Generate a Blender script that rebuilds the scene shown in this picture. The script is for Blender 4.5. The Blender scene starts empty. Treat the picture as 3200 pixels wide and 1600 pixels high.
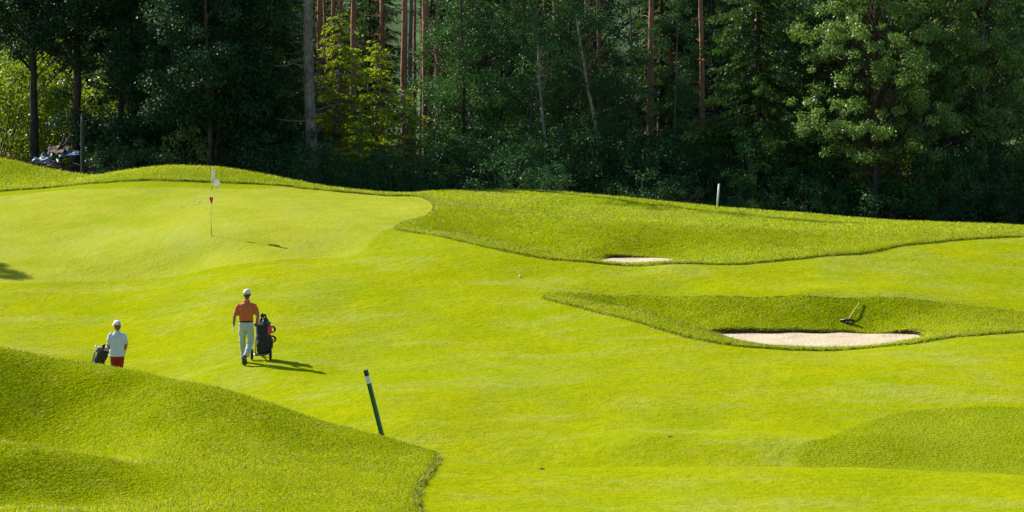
import bpy, math, random
import numpy as np
from mathutils import Vector, Matrix

# ------------------------------------------------------------------ camera, sky, sun
C = bpy.context.scene
W = bpy.data.worlds.new("World"); C.world = W; W.use_nodes = True
nt = W.node_tree
sky = nt.nodes.new('ShaderNodeTexSky'); sky.sky_type = 'NISHITA'; sky.sun_disc = False
SUN = Vector((-1.06, 0.76, 1.0)).normalized()
SUN_EL = math.asin(SUN.z); SUN_ROT = math.atan2(SUN.x, SUN.y)
sky.sun_elevation = SUN_EL; sky.sun_rotation = SUN_ROT
bg = nt.nodes['Background']; bg.inputs['Strength'].default_value = 0.085
nt.links.new(sky.outputs[0], bg.inputs['Color'])
CZ = 8.5; F = 8000.0; YH = 177.0          # camera height, focal length and level line in photo pixels
cam = bpy.data.cameras.new('camera'); co = bpy.data.objects.new('camera', cam)
C.collection.objects.link(co); C.camera = co
co.location = (0, 0, CZ); co.rotation_euler = (math.pi/2, 0, 0)
cam.sensor_width = 36; cam.lens = 90; cam.shift_y = -(800-YH)/3200
cam.clip_start = 0.5; cam.clip_end = 4000
sl = bpy.data.lights.new('sun', 'SUN'); so = bpy.data.objects.new('sun', sl); C.collection.objects.link(so)
sl.energy = 4.6; sl.angle = math.radians(0.5); sl.color = (1.0, 0.93, 0.80)
so.rotation_euler = SUN.to_track_quat('Z', 'Y').to_euler(); so.location = (-40, 40, 60)
C.view_settings.view_transform = 'Standard'; C.view_settings.look = 'None'
C.view_settings.exposure = 1.08; C.view_settings.gamma = 1
C.render.engine = 'CYCLES'
C.cycles.max_bounces = 6; C.cycles.transmission_bounces = 4; C.cycles.diffuse_bounces = 3

rng = np.random.default_rng(7); random.seed(7)
# ------------------------------------------------------------------ small helpers
def link(o, parent=None):
    C.collection.objects.link(o)
    if parent: o.parent = parent
    return o
def tag(o, label=None, cat=None, group=None, kind=None):
    if label: o['label'] = label
    if cat: o['category'] = cat
    if group: o['group'] = group
    if kind: o['kind'] = kind
    return o
def empty(name, loc=(0,0,0), rz=0, s=1):
    o = bpy.data.objects.new(name, None); link(o)
    o.location = loc; o.rotation_euler = (0,0,rz); o.scale = (s,s,s); o.empty_display_size = .2
    return o
def copy_tree(o, parent=None):
    c = o.copy(); C.collection.objects.link(c); c.parent = parent
    for ch in list(o.children): copy_tree(ch, c)
    return c
def mesh_np(name, V, Fc, mat, parent=None, smooth=False, attrs=None):
    """V (n,3), Fc (m,k) constant-size faces"""
    V = np.asarray(V, dtype=np.float32); Fc = np.asarray(Fc, dtype=np.int32)
    m = bpy.data.meshes.new(name); m.vertices.add(len(V)); m.vertices.foreach_set('co', V.ravel())
    k = Fc.shape[1]; m.loops.add(Fc.size); m.loops.foreach_set('vertex_index', Fc.ravel())
    m.polygons.add(len(Fc)); m.polygons.foreach_set('loop_start', np.arange(0, Fc.size, k, dtype=np.int32))
    if attrs:
        for an, (dom, arr) in attrs.items():
            arr = np.asarray(arr, dtype=np.float32)
            if arr.ndim == 2: a = m.attributes.new(an, 'FLOAT_VECTOR', dom); a.data.foreach_set('vector', arr.ravel())
            else: a = m.attributes.new(an, 'FLOAT', dom); a.data.foreach_set('value', arr)
    if smooth: m.polygons.foreach_set('use_smooth', np.ones(len(Fc), dtype=bool))
    m.update(calc_edges=True); m.validate()
    if mat: m.materials.append(mat)
    o = bpy.data.objects.new(name, m); link(o, parent)
    return o

class MB:
    """collects rings/boxes/tubes as one mesh"""
    def __init__(s): s.v = []; s.f = []
    def ring_loft(s, rings, cap=True, closed=False):
        n = len(rings[0]); b = len(s.v)
        for r in rings: s.v += [tuple(p) for p in r]
        R = len(rings)
        for i in range(R if closed else R-1):
            for j in range(n):
                a = b+i*n+j; a2 = b+i*n+(j+1)%n; c = b+((i+1)%R)*n+j; c2 = b+((i+1)%R)*n+(j+1)%n
                s.f.append((a, a2, c2, c))
        if cap and not closed:
            s.f.append(tuple(b+j for j in range(n))[::-1]); s.f.append(tuple(b+(R-1)*n+j for j in range(n)))
    def tube(s, pts, rad, n=8, flat=1.0, up=None, cap=True, closed=False):
        pts = [Vector(p) for p in pts]; R = len(pts)
        if not hasattr(rad, '__len__'): rad = [rad]*R
        rings = []; prev = None
        for i, p in enumerate(pts):
            if closed: t = (pts[(i+1)%R]-pts[i-1])
            else: t = (pts[min(i+1,R-1)]-pts[max(i-1,0)])
            t.normalize()
            if prev is None:
                u = Vector(up) if up else (Vector((0,0,1)) if abs(t.z) < .9 else Vector((0,1,0)))
            else: u = prev
            u = (u - t*u.dot(t)).normalized(); prev = u; w = t.cross(u)
            rings.append([p+(u*math.cos(2*math.pi*k/n)*flat+w*math.sin(2*math.pi*k/n))*rad[i] for k in range(n)])
        s.ring_loft(rings, cap, closed)
    def ell(s, c, r, rot=None, nu=16, nv=10):
        c = Vector(c); rings = []
        for i in range(nv+1):
            th = math.pi*(i+0.02)/(nv+0.04); ring = []
            for j in range(nu):
                ph = 2*math.pi*j/nu
                p = Vector((math.sin(th)*math.cos(ph)*r[0], math.sin(th)*math.sin(ph)*r[1], -math.cos(th)*r[2]))
                if rot: p = rot @ p
                ring.append(c+p)
            rings.append(ring)
        s.ring_loft(rings)
    def horiz(s, secs, n=20, sq=1.0):
        """secs: (cx,cy,cz,rx,ry)"""
        rings = []
        for (cx,cy,cz,rx,ry) in secs:
            ring = []
            for k in range(n):
                a = 2*math.pi*k/n; ca, sa = math.cos(a), math.sin(a)
                ring.append((cx+rx*math.copysign(abs(ca)**sq, ca), cy+ry*math.copysign(abs(sa)**sq, sa), cz))
            rings.append(ring)
        s.ring_loft(rings)
    def box(s, c, d, rot=None, bev=0.0):
        c = Vector(c); b = len(s.v); hx, hy, hz = d[0]/2, d[1]/2, d[2]/2
        e = bev if bev > 0 else min(d)*0.12
        # chamfered box: three ring layers
        def rr(x, y, z): return [Vector(q) for q in ((-x+e,-y,z),(x-e,-y,z),(x,-y+e,z),(x,y-e,z),(x-e,y,z),(-x+e,y,z),(-x,y-e,z),(-x,-y+e,z))]
        rings = [rr(hx-e, hy-e, -hz), rr(hx, hy, -hz+e), rr(hx, hy, hz-e), rr(hx-e, hy-e, hz)]
        s.ring_loft([[c+((rot @ p) if rot else p) for p in r] for r in rings])
    def build(s, name, mat, parent=None, smooth=True, remesh=None, smooth_it=0, noise=0, nscale=6):
        m = bpy.data.meshes.new(name); m.from_pydata([tuple(v) for v in s.v], [], s.f); m.update()
        o = bpy.data.objects.new(name, m)
        if remesh:
            tmp = bpy.data.objects.new('tmp', m); C.collection.objects.link(tmp)
            md = tmp.modifiers.new('r', 'REMESH'); md.mode = 'VOXEL'; md.voxel_size = remesh; md.adaptivity = 0
            if smooth_it:
                sm = tmp.modifiers.new('s', 'SMOOTH'); sm.factor = .6; sm.iterations = smooth_it
            dg = bpy.context.evaluated_depsgraph_get(); dg.update()
            m2 = bpy.data.meshes.new_from_object(tmp.evaluated_get(dg)); m2.name = name
            bpy.data.objects.remove(tmp); o.data = m2; m = m2
            if noise:
                from mathutils import noise as nz
                for v in m.vertices:
                    q = Vector((v.co.x*nscale*.8, v.co.y*nscale*.8, v.co.z*nscale*1.6))
                    v.co += v.normal*(nz.noise(q)*noise + nz.noise(q*2.3)*noise*.5)
        if smooth:
            for p in m.polygons: p.use_smooth = True
        m.materials.clear(); m.materials.append(mat)
        link(o, parent); return o

# ------------------------------------------------------------------ materials
def new_mat(name):
    m = bpy.data.materials.new(name); m.use_nodes = True
    n = m.node_tree; p = n.nodes['Principled BSDF']; return m, n, p
def N(n, typ, **kw):
    nd = n.nodes.new(typ)
    for k, v in kw.items(): setattr(nd, k, v)
    return nd
def mixrgb(n, fac, a, b, mode='MIX'):
    x = n.nodes.new('ShaderNodeMix'); x.data_type = 'RGBA'; x.blend_type = mode; x.clamp_factor = True
    for sock, val in ((x.inputs[0], fac), (x.inputs[6], a), (x.inputs[7], b)):
        if isinstance(val, (int, float)): sock.default_value = val
        elif isinstance(val, tuple): sock.default_value = (*val[:3], 1)
        else: n.links.new(val, sock)
    return x.outputs[2]
def noise(n, scale, detail=3, rough=.5, coord=None, vec_scale=None):
    t = n.nodes.new('ShaderNodeTexNoise'); t.inputs['Scale'].default_value = scale
    t.inputs['Detail'].default_value = detail; t.inputs['Roughness'].default_value = rough
    if coord is None:
        coord = n.nodes.new('ShaderNodeTexCoord').outputs['Object']
    if vec_scale:
        mp = n.nodes.new('ShaderNodeMapping'); mp.inputs['Scale'].default_value = vec_scale
        n.links.new(coord, mp.inputs[0]); coord = mp.outputs[0]
    n.links.new(coord, t.inputs['Vector']); return t.outputs['Fac']
def ramp(n, fac, lo, hi):
    r = n.nodes.new('ShaderNodeMapRange'); r.inputs[1].default_value = lo; r.inputs[2].default_value = hi
    r.clamp = True; n.links.new(fac, r.inputs[0]); return r.outputs[0]
def math_n(n, op, a, b=None):
    x = n.nodes.new('ShaderNodeMath'); x.operation = op
    for i, v in enumerate((a, b)):
        if v is None: continue
        if isinstance(v, (int, float)): x.inputs[i].default_value = v
        else: n.links.new(v, x.inputs[i])
    return x.outputs[0]
def bump(n, p, h, strength=.5, dist=.02):
    b = n.nodes.new('ShaderNodeBump'); b.inputs['Strength'].default_value = strength; b.inputs['Distance'].default_value = dist
    n.links.new(h, b.inputs['Height']); n.links.new(b.outputs[0], p.inputs['Normal'])
def simple(name, col, rough=.6, metal=0, var=.25, scale=18, bmp=.2, bd=.004, spec=.4):
    m, n, p = new_mat(name)
    f = noise(n, scale, 4, .6)
    dark = tuple(c*(1-var) for c in col); lite = tuple(min(1, c*(1+var)) for c in col)
    n.links.new(mixrgb(n, ramp(n, f, .3, .7), dark, lite), p.inputs['Base Color'])
    p.inputs['Roughness'].default_value = rough; p.inputs['Metallic'].default_value = metal
    p.inputs['Specular IOR Level'].default_value = spec
    bump(n, p, noise(n, scale*3, 3), bmp, bd); return m
def leaf_mat(name, a, b, trans=.35, rough=.45, spec=.4, tcol=None, bs=.5, bw=.3, dry=None, gn=False):
    m, n, p = new_mat(name)
    at = N(n, 'ShaderNodeAttribute', attribute_name='v')
    oi = N(n, 'ShaderNodeObjectInfo')
    big = noise(n, bs, 3, .6)
    mixf = math_n(n, 'ADD', math_n(n, 'MULTIPLY', at.outputs['Fac'], 1-bw), math_n(n, 'MULTIPLY', ramp(n, big, .35, .65), bw))
    col = mixrgb(n, mixf, a, b)
    if dry: col = mixrgb(n, math_n(n, 'MULTIPLY', ramp(n, noise(n, 1.1, 4, .6), .58, .75), .7), col, dry)
    val = math_n(n, 'ADD', 1.05 if gn else .75, math_n(n, 'MULTIPLY', oi.outputs['Random'], 0.0 if gn else .5))
    hsv = N(n, 'ShaderNodeHueSaturation'); n.links.new(col, hsv.inputs['Color']); n.links.new(val, hsv.inputs['Value'])
    col = hsv.outputs[0]
    n.links.new(col, p.inputs['Base Color']); p.inputs['Roughness'].default_value = rough
    p.inputs['Specular IOR Level'].default_value = spec
    tr = N(n, 'ShaderNodeBsdfTranslucent')
    n.links.new(mixrgb(n, 1.0, col, tcol or (1.6, 1.5, .5), 'MULTIPLY'), tr.inputs['Color'])
    mx = N(n, 'ShaderNodeMixShader'); mx.inputs[0].default_value = trans
    if gn:      # turf blades take the lie of the ground as their shading normal
        ga = N(n, 'ShaderNodeAttribute', attribute_name='gn').outputs['Vector']; n.links.new(ga, p.inputs['Normal']); n.links.new(ga, tr.inputs['Normal'])
    n.links.new(p.outputs[0], mx.inputs[1]); n.links.new(tr.outputs[0], mx.inputs[2])
    n.links.new(mx.outputs[0], n.nodes['Material Output'].inputs['Surface']); return m
def bark_mat(name, lo, hi, sc=9, zs=.25, top=None):
    m, n, p = new_mat(name)
    f = noise(n, sc, 5, .7, None, (1, 1, zs)); g = noise(n, 1.3, 3)
    c = mixrgb(n, ramp(n, f, .35, .65), lo, hi)
    c = mixrgb(n, math_n(n, 'MULTIPLY', ramp(n, g, .45, .7), .5), c, tuple(x*.6 for x in lo))
    if top:
        tc = N(n, 'ShaderNodeTexCoord'); sp = N(n, 'ShaderNodeSeparateXYZ'); n.links.new(tc.outputs['Object'], sp.inputs[0])
        f2 = math_n(n, 'ADD', ramp(n, sp.outputs['Z'], 2.5, 7.0), math_n(n, 'MULTIPLY', math_n(n, 'SUBTRACT', f, .5), .8))
        c = mixrgb(n, f2, c, mixrgb(n, ramp(n, f, .35, .65), tuple(x*.55 for x in top), top))
    n.links.new(c, p.inputs['Base Color']); p.inputs['Roughness'].default_value = .9
    p.inputs['Specular IOR Level'].default_value = .15
    bump(n, p, f, .8, .03); return m

# ------------------------------------------------------------------ terrain shape
def wp(px, py, Y):                      # world point seen at a photo pixel at distance Y
    return ((px-1600)*Y/F, Y, CZ-(py-YH)*Y/F)
CP = []
def cp(*rows):
    for (px, py, Y) in rows: CP.append(wp(px, py, Y))
def cz(*rows):                          # hidden ground: px, Y, z below the camera
    for (px, Y, z) in rows: CP.append(((px-1600)*Y/F, Y, CZ+z))
# foreground terrace and near rough hill
cp((100,1600,37.6),(400,1600,38.6),(900,1600,38.5),(1300,1600,39),(1700,1600,39.5),(2400,1600,40),(3200,1600,40),
   (700,1500,41),(1000,1500,41.8),(1350,1500,42.5),(2000,1530,42.5),(2800,1530,42.5),
   (1600,1478,44),(2000,1462,45),(2400,1457,45),(2800,1465,45),(3200,1485,45),(3600,1500,45))
cp((0,1394,41.5),(250,1425,41.5),(-300,1378,41.5),(0,1398,45.6),(250,1418,45.2),(0,1240,46.9),(250,1285,46.8),(500,1410,44.0),(700,1360,45.0),(450,1310,46.0),
   (1000,1410,44.8),(400,1215,47.5),(700,1280,46.6),
   (0,1462,39.9),(0,1570,39.1),(250,1475,40.2),(250,1578,39.3),(450,1470,41.2),(450,1560,39.6),(-300,1470,39.9),(-300,1565,38.8))
cz((0,43.2,-7.15),(180,43.0,-7.15),(-300,43.2,-7.1),(350,43.0,-6.95))
cp((-300,1066,48.5),(0,1113,48.2),(330,1170,48),(600,1216,47.5),(850,1284,47),(1000,1330,46.8),(1200,1372,46.5),(1340,1416,46))
cz((-300,53,-7.3),(0,53,-7.6),(330,53,-7.7),(600,53,-7.75),(850,52,-7.8),(1050,51,-7.85),(1250,49.6,-7.8),
   (-300,58,-7.9),(0,58,-7.85),(330,57.5,-8.0),(600,58,-7.85),(1400,48,-7.75))
# dip behind the terrace
cz((1600,47.5,-7.72),(2000,47.6,-7.8),(2400,47.6,-7.8),(2800,47.6,-7.85),(3200,47.6,-7.9))
cp((1600,1463,50),(2000,1450,50),(2400,1450,50),(2800,1455,50),(3200,1470,50),
   (1600,1385,51.8),(2000,1366,51.4),(2400,1372,51.4),(2700,1375,51.6),(3200,1390,52),(1800,1350,53),(2200,1345,53),(2600,1350,53),
   (1250,1330,53),(1600,1290,55),(2100,1285,55),(2600,1290,55),(3200,1290,55),
   (1200,1240,56),(1600,1200,58),(2100,1190,58.5),(2700,1190,58.5),(3200,1180,59))
# fairway
cp((770,1140,61.5),(500,1150,63.2),(900,1176,59.8),(1020,1173,60.0),(1100,1140,61.7),(1400,1120,62),(1800,1110,62.5),(2100,1110,62.3),
   (770,1060,65),(770,1000,67.5),(770,920,71),(770,860,74),(900,815,76.5),(770,800,77.5),
   (1100,1060,65),(1100,980,68),(1100,900,71),(1100,850,73.5),
   (1400,1040,65.5),(1400,960,68.5),(1400,900,71),(1400,850,73.3),
   (1650,1030,65.7),(1650,980,67.6),(1700,900,71.3),(1700,862,73.2),(2000,880,72.5),(2000,850,74),(2400,880,73),(2400,845,75),
   (2800,890,73),(2800,820,77.5),(3200,940,72),(3200,860,76),(3200,780,80),(3600,860,76),(3600,755,83))
# woman's dip and left fairway
cp((365,1207,62),(365,1130,64.8),(200,1140,63.3),(-200,1090,65.2),(50,1090,65.5),(250,1060,67.6),(500,1060,67.0),(365,1000,70),
   (50,1000,70.5),(100,920,74),(300,890,76),(550,860,77),(550,920,72.5),(-300,950,73))
# green
cp((0,850,77.5),(300,830,78.3),(600,800,78.6),(1000,800,77.5),(0,750,82.5),(300,740,82.5),(660,737,80),(950,740,79.6),(1150,770,78),
   (0,650,88),(350,650,87),(660,650,86),(1000,660,85),(1250,660,85),(0,602,91.5),(-300,620,91),(200,584,92),(400,571,92),(660,573,92),
   (900,585,92),(1050,601,92),(1200,612,93),(1330,616,93.5))
# mound behind the green, left hill
cp((-300,470,100),(0,500,98),(120,528,98),(220,548,97.5),(250,562,95.5),(400,537,94.5),(560,525,94.5),(650,526,94.5),(800,546,94.5),(1000,586,94.8),(1150,604,95.5),(50,560,95))
cz((-300,108,-4.6),(0,106,-5.2),(230,103,-5.6),(450,102,-5.6),(700,102,-5.8),(950,102,-6.2),(1200,102,-6.4))
# far bunker and the rough to the right
cp((1362,645,86),(1245,704,81.8),(1240,722,80.4),(1450,765,77.0),(1600,797,75.3),(1750,820,74.5),(1900,831,74.6),(2100,833,74.4),(2400,824,76.1),(2600,803,77.3),(2800,773,79.5),(3000,753,81),(3200,742,82.5),
   (1330,706,82.2),(1450,738,79.5),(1600,770,77.6),(1750,802,76.2),(1900,823,75.4),(2100,825,75.3),(2350,820,76.5),
   (1500,655,88),(1700,690,83.5),(1550,692,83.6),(1700,740,81.5),(1850,780,79.8),(1970,790,80.0),(2100,791,80),(2300,795,78.8),
   (1850,712,82.1),(2000,720,81.7),(2300,722,81.7),(2000,706,86),(2600,730,83.5),(2500,770,80.5),(2900,725,85),(3200,729,85.5),
   (1500,615,97),(1700,630,96),(2000,655,95),(2500,690,94),(3000,712,92))
cz((1480,81.6,-5.80),(1600,80.8,-5.98),(1700,80.0,-6.13),(1870,77.5,-6.36),(2080,77.5,-6.36),(1970,78.8,-6.36),(1750,79.2,-6.18),(2200,78,-6.25))
# crest in front of the wood
cp((1250,611,97.5),(1350,607,100),(1600,603,103),(1800,612,103),(2000,628,103),(2200,648,102),(2500,672,101),(2800,694,100),(3200,712,99),(3600,725,98))
cz((1350,110,-6.6),(1600,112,-6.6),(2000,112,-6.8),(2400,111,-7.1),(2800,110,-7.4),(3200,108,-7.6),(3600,108,-7.7),
   (-300,120,-6.0),(300,120,-6.3),(900,120,-6.6),(1600,122,-6.8),(2400,122,-7.3),(3200,122,-7.9),(0,150,-6.5),(1600,150,-7),(3200,150,-8),
   (-2500,90,-5),(-2500,60,-7),(5500,90,-6.5),(5500,60,-7),(-2500,45,-6),(5500,45,-7.2))
# near bunker
cp((1690,931,70),(1900,986,66.9),(2060,1031,65.1),(2200,1073,63.5),(2350,1094,62.8),(2500,1102,62.9),(2700,1098,63.2),(2900,1074,64.5),(3050,1051,65.8),(3200,1039,66.5),
   (1850,951,69.1),(2000,977,68.2),(2120,1010,66.9),(2220,1045,65.8),(2300,1070,64.9),(2500,1092,63.9),(2750,1087,64.2),(2900,1062,65.4),(3050,1036,67),
   (2250,1027,68.7),(2500,1019,69.0),(2750,1021,69.0),(2900,1030,68.2),
   (1800,922,70.6),(2000,928,70.9),(2200,933,70.5),(2500,932,70.2),(2750,938,70.1),(2950,958,70.0),(3200,995,69.3),
   (2350,982,69.6),(2650,983,69.55),(2500,895,72.3),(2100,900,72))
cz((1930,70.0,-6.93),(2030,69.6,-7.06),(2120,69.0,-7.22),(2190,68.2,-7.34),(2320,66.4,-7.5),(2450,66,-7.54),(2600,66,-7.55),(2780,66.2,-7.52),(2400,68,-7.5),(2600,68.2,-7.5),(2780,68,-7.48))
cz((1600,20,-6.6),(-500,20,-6.3),(4000,20,-6.6),(1600,4,-2.6),(1600,-30,-1.8),(-20000,4,-3.5),(22000,4,-3.5))
CPa = np.array(CP); S = 20.0
def K(a, b):
    d2 = ((a[:, None, :]-b[None, :, :])**2).sum(-1)
    return .5*d2*np.log(d2+1e-9)
A2 = CPa[:, :2]/S; n_ = len(A2)
M_ = np.zeros((n_+3, n_+3)); M_[:n_, :n_] = K(A2, A2)+np.eye(n_)*2e-5
M_[:n_, n_] = 1; M_[:n_, n_+1:] = A2; M_[n_, :n_] = 1; M_[n_+1:, :n_] = A2.T
Wt = np.linalg.solve(M_, np.concatenate([CPa[:, 2], [0, 0, 0]]))
def tps(x, y):
    P = np.stack([np.ravel(x), np.ravel(y)], 1)/S; out = np.empty(len(P))
    for i in range(0, len(P), 40000):
        q = P[i:i+40000]; out[i:i+40000] = K(q, A2) @ Wt[:n_] + Wt[n_] + q @ Wt[n_+1:]
    return out.reshape(np.shape(x))
def undul(x, y):
    return (.022*np.sin(x*.9+1.3*np.sin(y*.21))*np.sin(y*.55+.7)+.012*np.sin(x*2.1+y*.8)*np.sin(y*1.3-x*.6)+.006*np.sin(x*4.3-y*1.1)*np.sin(y*3.1+x))
far_z = CZ-7.2
def base_h(x, y):
    cx = np.clip(x, -42, 42); cy = np.clip(y, -25, 150)
    h = tps(cx, cy)
    d = np.hypot(x-cx, y-cy); k = np.clip(d/120, 0, 1); k = k*k*(3-2*k)
    return h*(1-k)+(far_z)*k + undul(x, y)*np.clip(1-d/10, 0, 1)
def ray(px, py, y0=33, y1=112):
    Y = np.arange(y0, y1, .04); X = (px-1600)*Y/F; Z = CZ-(py-YH)*Y/F
    h = base_h(X, Y); below = np.nonzero(Z <= h)[0]
    if len(below) == 0: i = int(np.argmin(Z-h))
    else: i = below[0]
    return (float(X[i]), float(Y[i]))
def chaikin(p, it=2):
    p = np.array(p)
    for _ in range(it):
        q = np.roll(p, -1, 0); p = np.stack([.75*p+.25*q, .25*p+.75*q], 1).reshape(-1, 2)
    return p
def sdf(poly, x, y):                     # positive inside
    x = np.asarray(x, float); y = np.asarray(y, float); d = np.full(x.shape, 1e9); ins = np.zeros(x.shape, bool)
    P = np.asarray(poly); Q = np.roll(P, -1, 0)
    for (ax, ay), (bx, by) in zip(P, Q):
        ex, ey = bx-ax, by-ay; L = ex*ex+ey*ey+1e-12
        t = np.clip(((x-ax)*ex+(y-ay)*ey)/L, 0, 1)
        d = np.minimum(d, (x-ax-t*ex)**2+(y-ay-t*ey)**2)
        c = (ay > y) != (by > y)
        with np.errstate(divide='ignore', invalid='ignore'):
            ins ^= c & (x < (bx-ax)*(y-ay)/(by-ay+1e-12)+ax)
    return np.where(ins, 1, -1)*np.sqrt(d)
def R(*pp): return [ray(a, b) for a, b in pp]
def at(px, Y): return ((px-1600)*Y/F, Y)
green_top = R((-300,616),(0,600),(200,582),(400,568),(600,569),(700,572),(900,583),(1000,595),(1100,605),(1200,612))
green_right = R((1320,616),(1352,632),(1360,650),(1340,676),(1290,688),(1245,703),(1232,716))
mown = ([at(1300,18), at(1300,30)] + R((1312,1590),(1300,1545),(1330,1500),(1372,1442),(1366,1424)) +
        [at(1330,46.6), at(1200,47.3), at(1000,47.8), at(850,48.3), at(600,49), at(330,49.6), at(0,50), at(-400,50), (-60,51), (-60,86)] + green_top + green_right +
        R((1260,724),(1320,732),(1450,760),(1600,794),(1750,817),(1900,827),(2100,828),(2400,820),(2600,801),(2800,771),(3000,751),(3200,740)) +
        [at(3500,83), (60,84), (60,18)])
MOWN = chaikin(mown)
GREEN = chaikin([(-60,76),(-60,86)] + green_top + green_right[:6] + R((1175,735),(1150,770),(1110,798),(1000,806),(850,815),(700,835),(550,858),(300,880),(0,888),(-300,892)))
B1 = chaikin(R((1683,926),(1720,942),(1900,986),(2060,1031),(2200,1070),(2350,1089),(2500,1096),(2700,1091),(2900,1070),(3050,1050),(3200,1038),(3500,1024),
               (3500,1000),(3300,992),(3200,980),(3050,962),(2900,945),(2700,935),(2500,931),(2200,931),(2000,925),(1800,919)))
BR = chaikin([at(2490,47.5)] + [at(2494,50.0)] + R((2505,1378),(2590,1372),(2640,1345),(2700,1322),(2760,1300),(2850,1283),(3000,1274),(3200,1272),(3500,1280)) + [at(3600,50), at(3600,46.4), at(3200,46.2), at(2850,46.6)])
SAND1 = chaikin([at(2165,68.2), at(2210,67.2), at(2290,66.2), at(2380,65.3), at(2500,64.9), at(2650,64.9), at(2780,65.2), at(2870,66.0), at(2905,67.2), at(2880,68.2),
                 at(2800,68.5), at(2720,68.45), at(2640,68.7), at(2560,68.6), at(2480,68.7), at(2400,68.55), at(2320,68.6), at(2250,68.55)])
SAND2 = chaikin([at(1862,78.6), at(1900,77.9), at(1970,77.5), at(2060,77.6), at(2105,78.1), at(2110,78.9), at(2060,79.4), at(1970,79.5), at(1890,79.3)])
SZ1 = CZ-7.43; SZ2 = CZ-6.26

def axis(lo, hi, step, far_lo, far_hi):
    f = np.arange(lo, hi+step*.5, step); a = [f]
    def grow(start, end, sgn):
        out = []; s = step; p = start
        while (p < end) if sgn > 0 else (p > end):
            s = min(s*1.22, 60); p += sgn*s; out.append(p)
        return out
    return np.array(grow(lo, far_lo, -1)[::-1] + list(f) + grow(hi, far_hi, 1))
gx = axis(-24, 24, .095, -1500, 1500); gy = axis(34, 106, .09, -300, 2500)
GX, GY = np.meshgrid(gx, gy)
fine = (np.abs(GX) < 60) & (GY > 15) & (GY < 120)
BH = np.zeros_like(GX)
nearm = (np.abs(GX) < 200) & (GY > -150) & (GY < 320)
BH[:] = far_z; BH[nearm] = base_h(GX[nearm], GY[nearm])
def sd_full(poly, far):
    o = np.full(GX.shape, far, float); o[fine] = sdf(poly, GX[fine], GY[fine]); return o
sm = sd_full(MOWN, -20.); sg = sd_full(GREEN, -20.); s1 = sd_full(B1, -20.); sb = sd_full(BR, -20.)
ss1 = sd_full(SAND1, -20.); ss2 = sd_full(SAND2, -20.)
rough_sd = np.maximum.reduce([-sm, s1, sb])
def sst(a, lo, hi):
    t = np.clip((a-lo)/(hi-lo), 0, 1); return t*t*(3-2*t)
wob = .03*np.sin(GX*9+GY*5)+.02*np.sin(GX*17-GY*13)
lift = np.where(sb > -.3, .012, .065)
HH = BH + lift*sst(rough_sd+wob*.4, -.05, .07)
# mown surface of the green a touch lower than apron
HH += .0*sg
HH -= .5*sst(ss1, -.02, .10) + .5*sst(ss2, -.02, .10)
def height(x, y, H_=None):
    G0 = HH if H_ is None else H_
    x = np.asarray(x, float); y = np.asarray(y, float)
    i = np.clip(np.searchsorted(gx, x)-1, 0, len(gx)-2); j = np.clip(np.searchsorted(gy, y)-1, 0, len(gy)-2)
    u = (x-gx[i])/(gx[i+1]-gx[i]); v = (y-gy[j])/(gy[j+1]-gy[j])
    return (G0[j, i]*(1-u)*(1-v)+G0[j, i+1]*u*(1-v)+G0[j+1, i]*(1-u)*v+G0[j+1, i+1]*u*v)
def grid_val(G, x, y):
    i = np.clip(np.searchsorted(gx, x)-1, 0, len(gx)-2); j = np.clip(np.searchsorted(gy, y)-1, 0, len(gy)-2)
    return G[j, i]
PLAT = chaikin(R((1340,618),(1400,628),(1550,652),(1700,674),(1900,702),(2200,714),(2600,727),(3000,731),(3300,733)) + [(30, 88), (30, 112), (-6, 112)])
plat = sst(sd_full(PLAT, -20.), -1.2, .8); plat = np.maximum(plat, .7*((GX < -3) & (GY > 88)))
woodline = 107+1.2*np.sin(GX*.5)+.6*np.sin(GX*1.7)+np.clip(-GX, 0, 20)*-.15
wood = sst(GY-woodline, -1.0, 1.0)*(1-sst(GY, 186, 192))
ny, nx = GX.shape
idx = np.arange(ny*nx).reshape(ny, nx)
quads = np.stack([idx[:-1, :-1], idx[:-1, 1:], idx[1:, 1:], idx[1:, :-1]], -1).reshape(-1, 4)

# ---- ground material
m, n, p = new_mat('turf')
def attr(nm): return N(n, 'ShaderNodeAttribute', attribute_name=nm).outputs['Fac']
big = noise(n, .16, 4, .55); patchy = noise(n, .35, 4, .6); mid = noise(n, .9, 4, .6); fineN = noise(n, 14, 3, .7); grit = noise(n, 45, 2, .6)
drift = noise(n, .45, 5, .65, None, (1, .45, 1))
fair = mixrgb(n, ramp(n, mid, .3, .7), (.285, .320, .002), (.355, .380, .003))
fair = mixrgb(n, math_n(n, 'MULTIPLY', ramp(n, drift, .48, .66), .6), fair, (.24, .30, .035))
fair = mixrgb(n, math_n(n, 'MULTIPLY', ramp(n, big, .45, .65), .5), fair, (.235, .310, .003))
fair = mixrgb(n, math_n(n, 'MULTIPLY', ramp(n, patchy, .46, .60), .6), fair, (.225, .305, .002))
fair = mixrgb(n, math_n(n, 'MULTIPLY', ramp(n, noise(n, .55, 5, .75, None, (.55, 1.2, 1)), .50, .64), .6), fair, (.345, .375, .085))
fair = mixrgb(n, math_n(n, 'MULTIPLY', ramp(n, fineN, .45, .75), .32), fair, (.150, .230, .006))
fair = mixrgb(n, math_n(n, 'MULTIPLY', ramp(n, grit, .48, .7), .55), fair, (.37, .42, .015))
grn = mixrgb(n, ramp(n, mid, .3, .7), (.320, .360, .022), (.37, .40, .045))
grn = mixrgb(n, math_n(n, 'MULTIPLY', ramp(n, drift, .5, .7), .5), grn, (.34, .40, .085))
grn = mixrgb(n, math_n(n, 'MULTIPLY', ramp(n, fineN, .45, .75), .15), grn, (.20, .28, .01))
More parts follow.
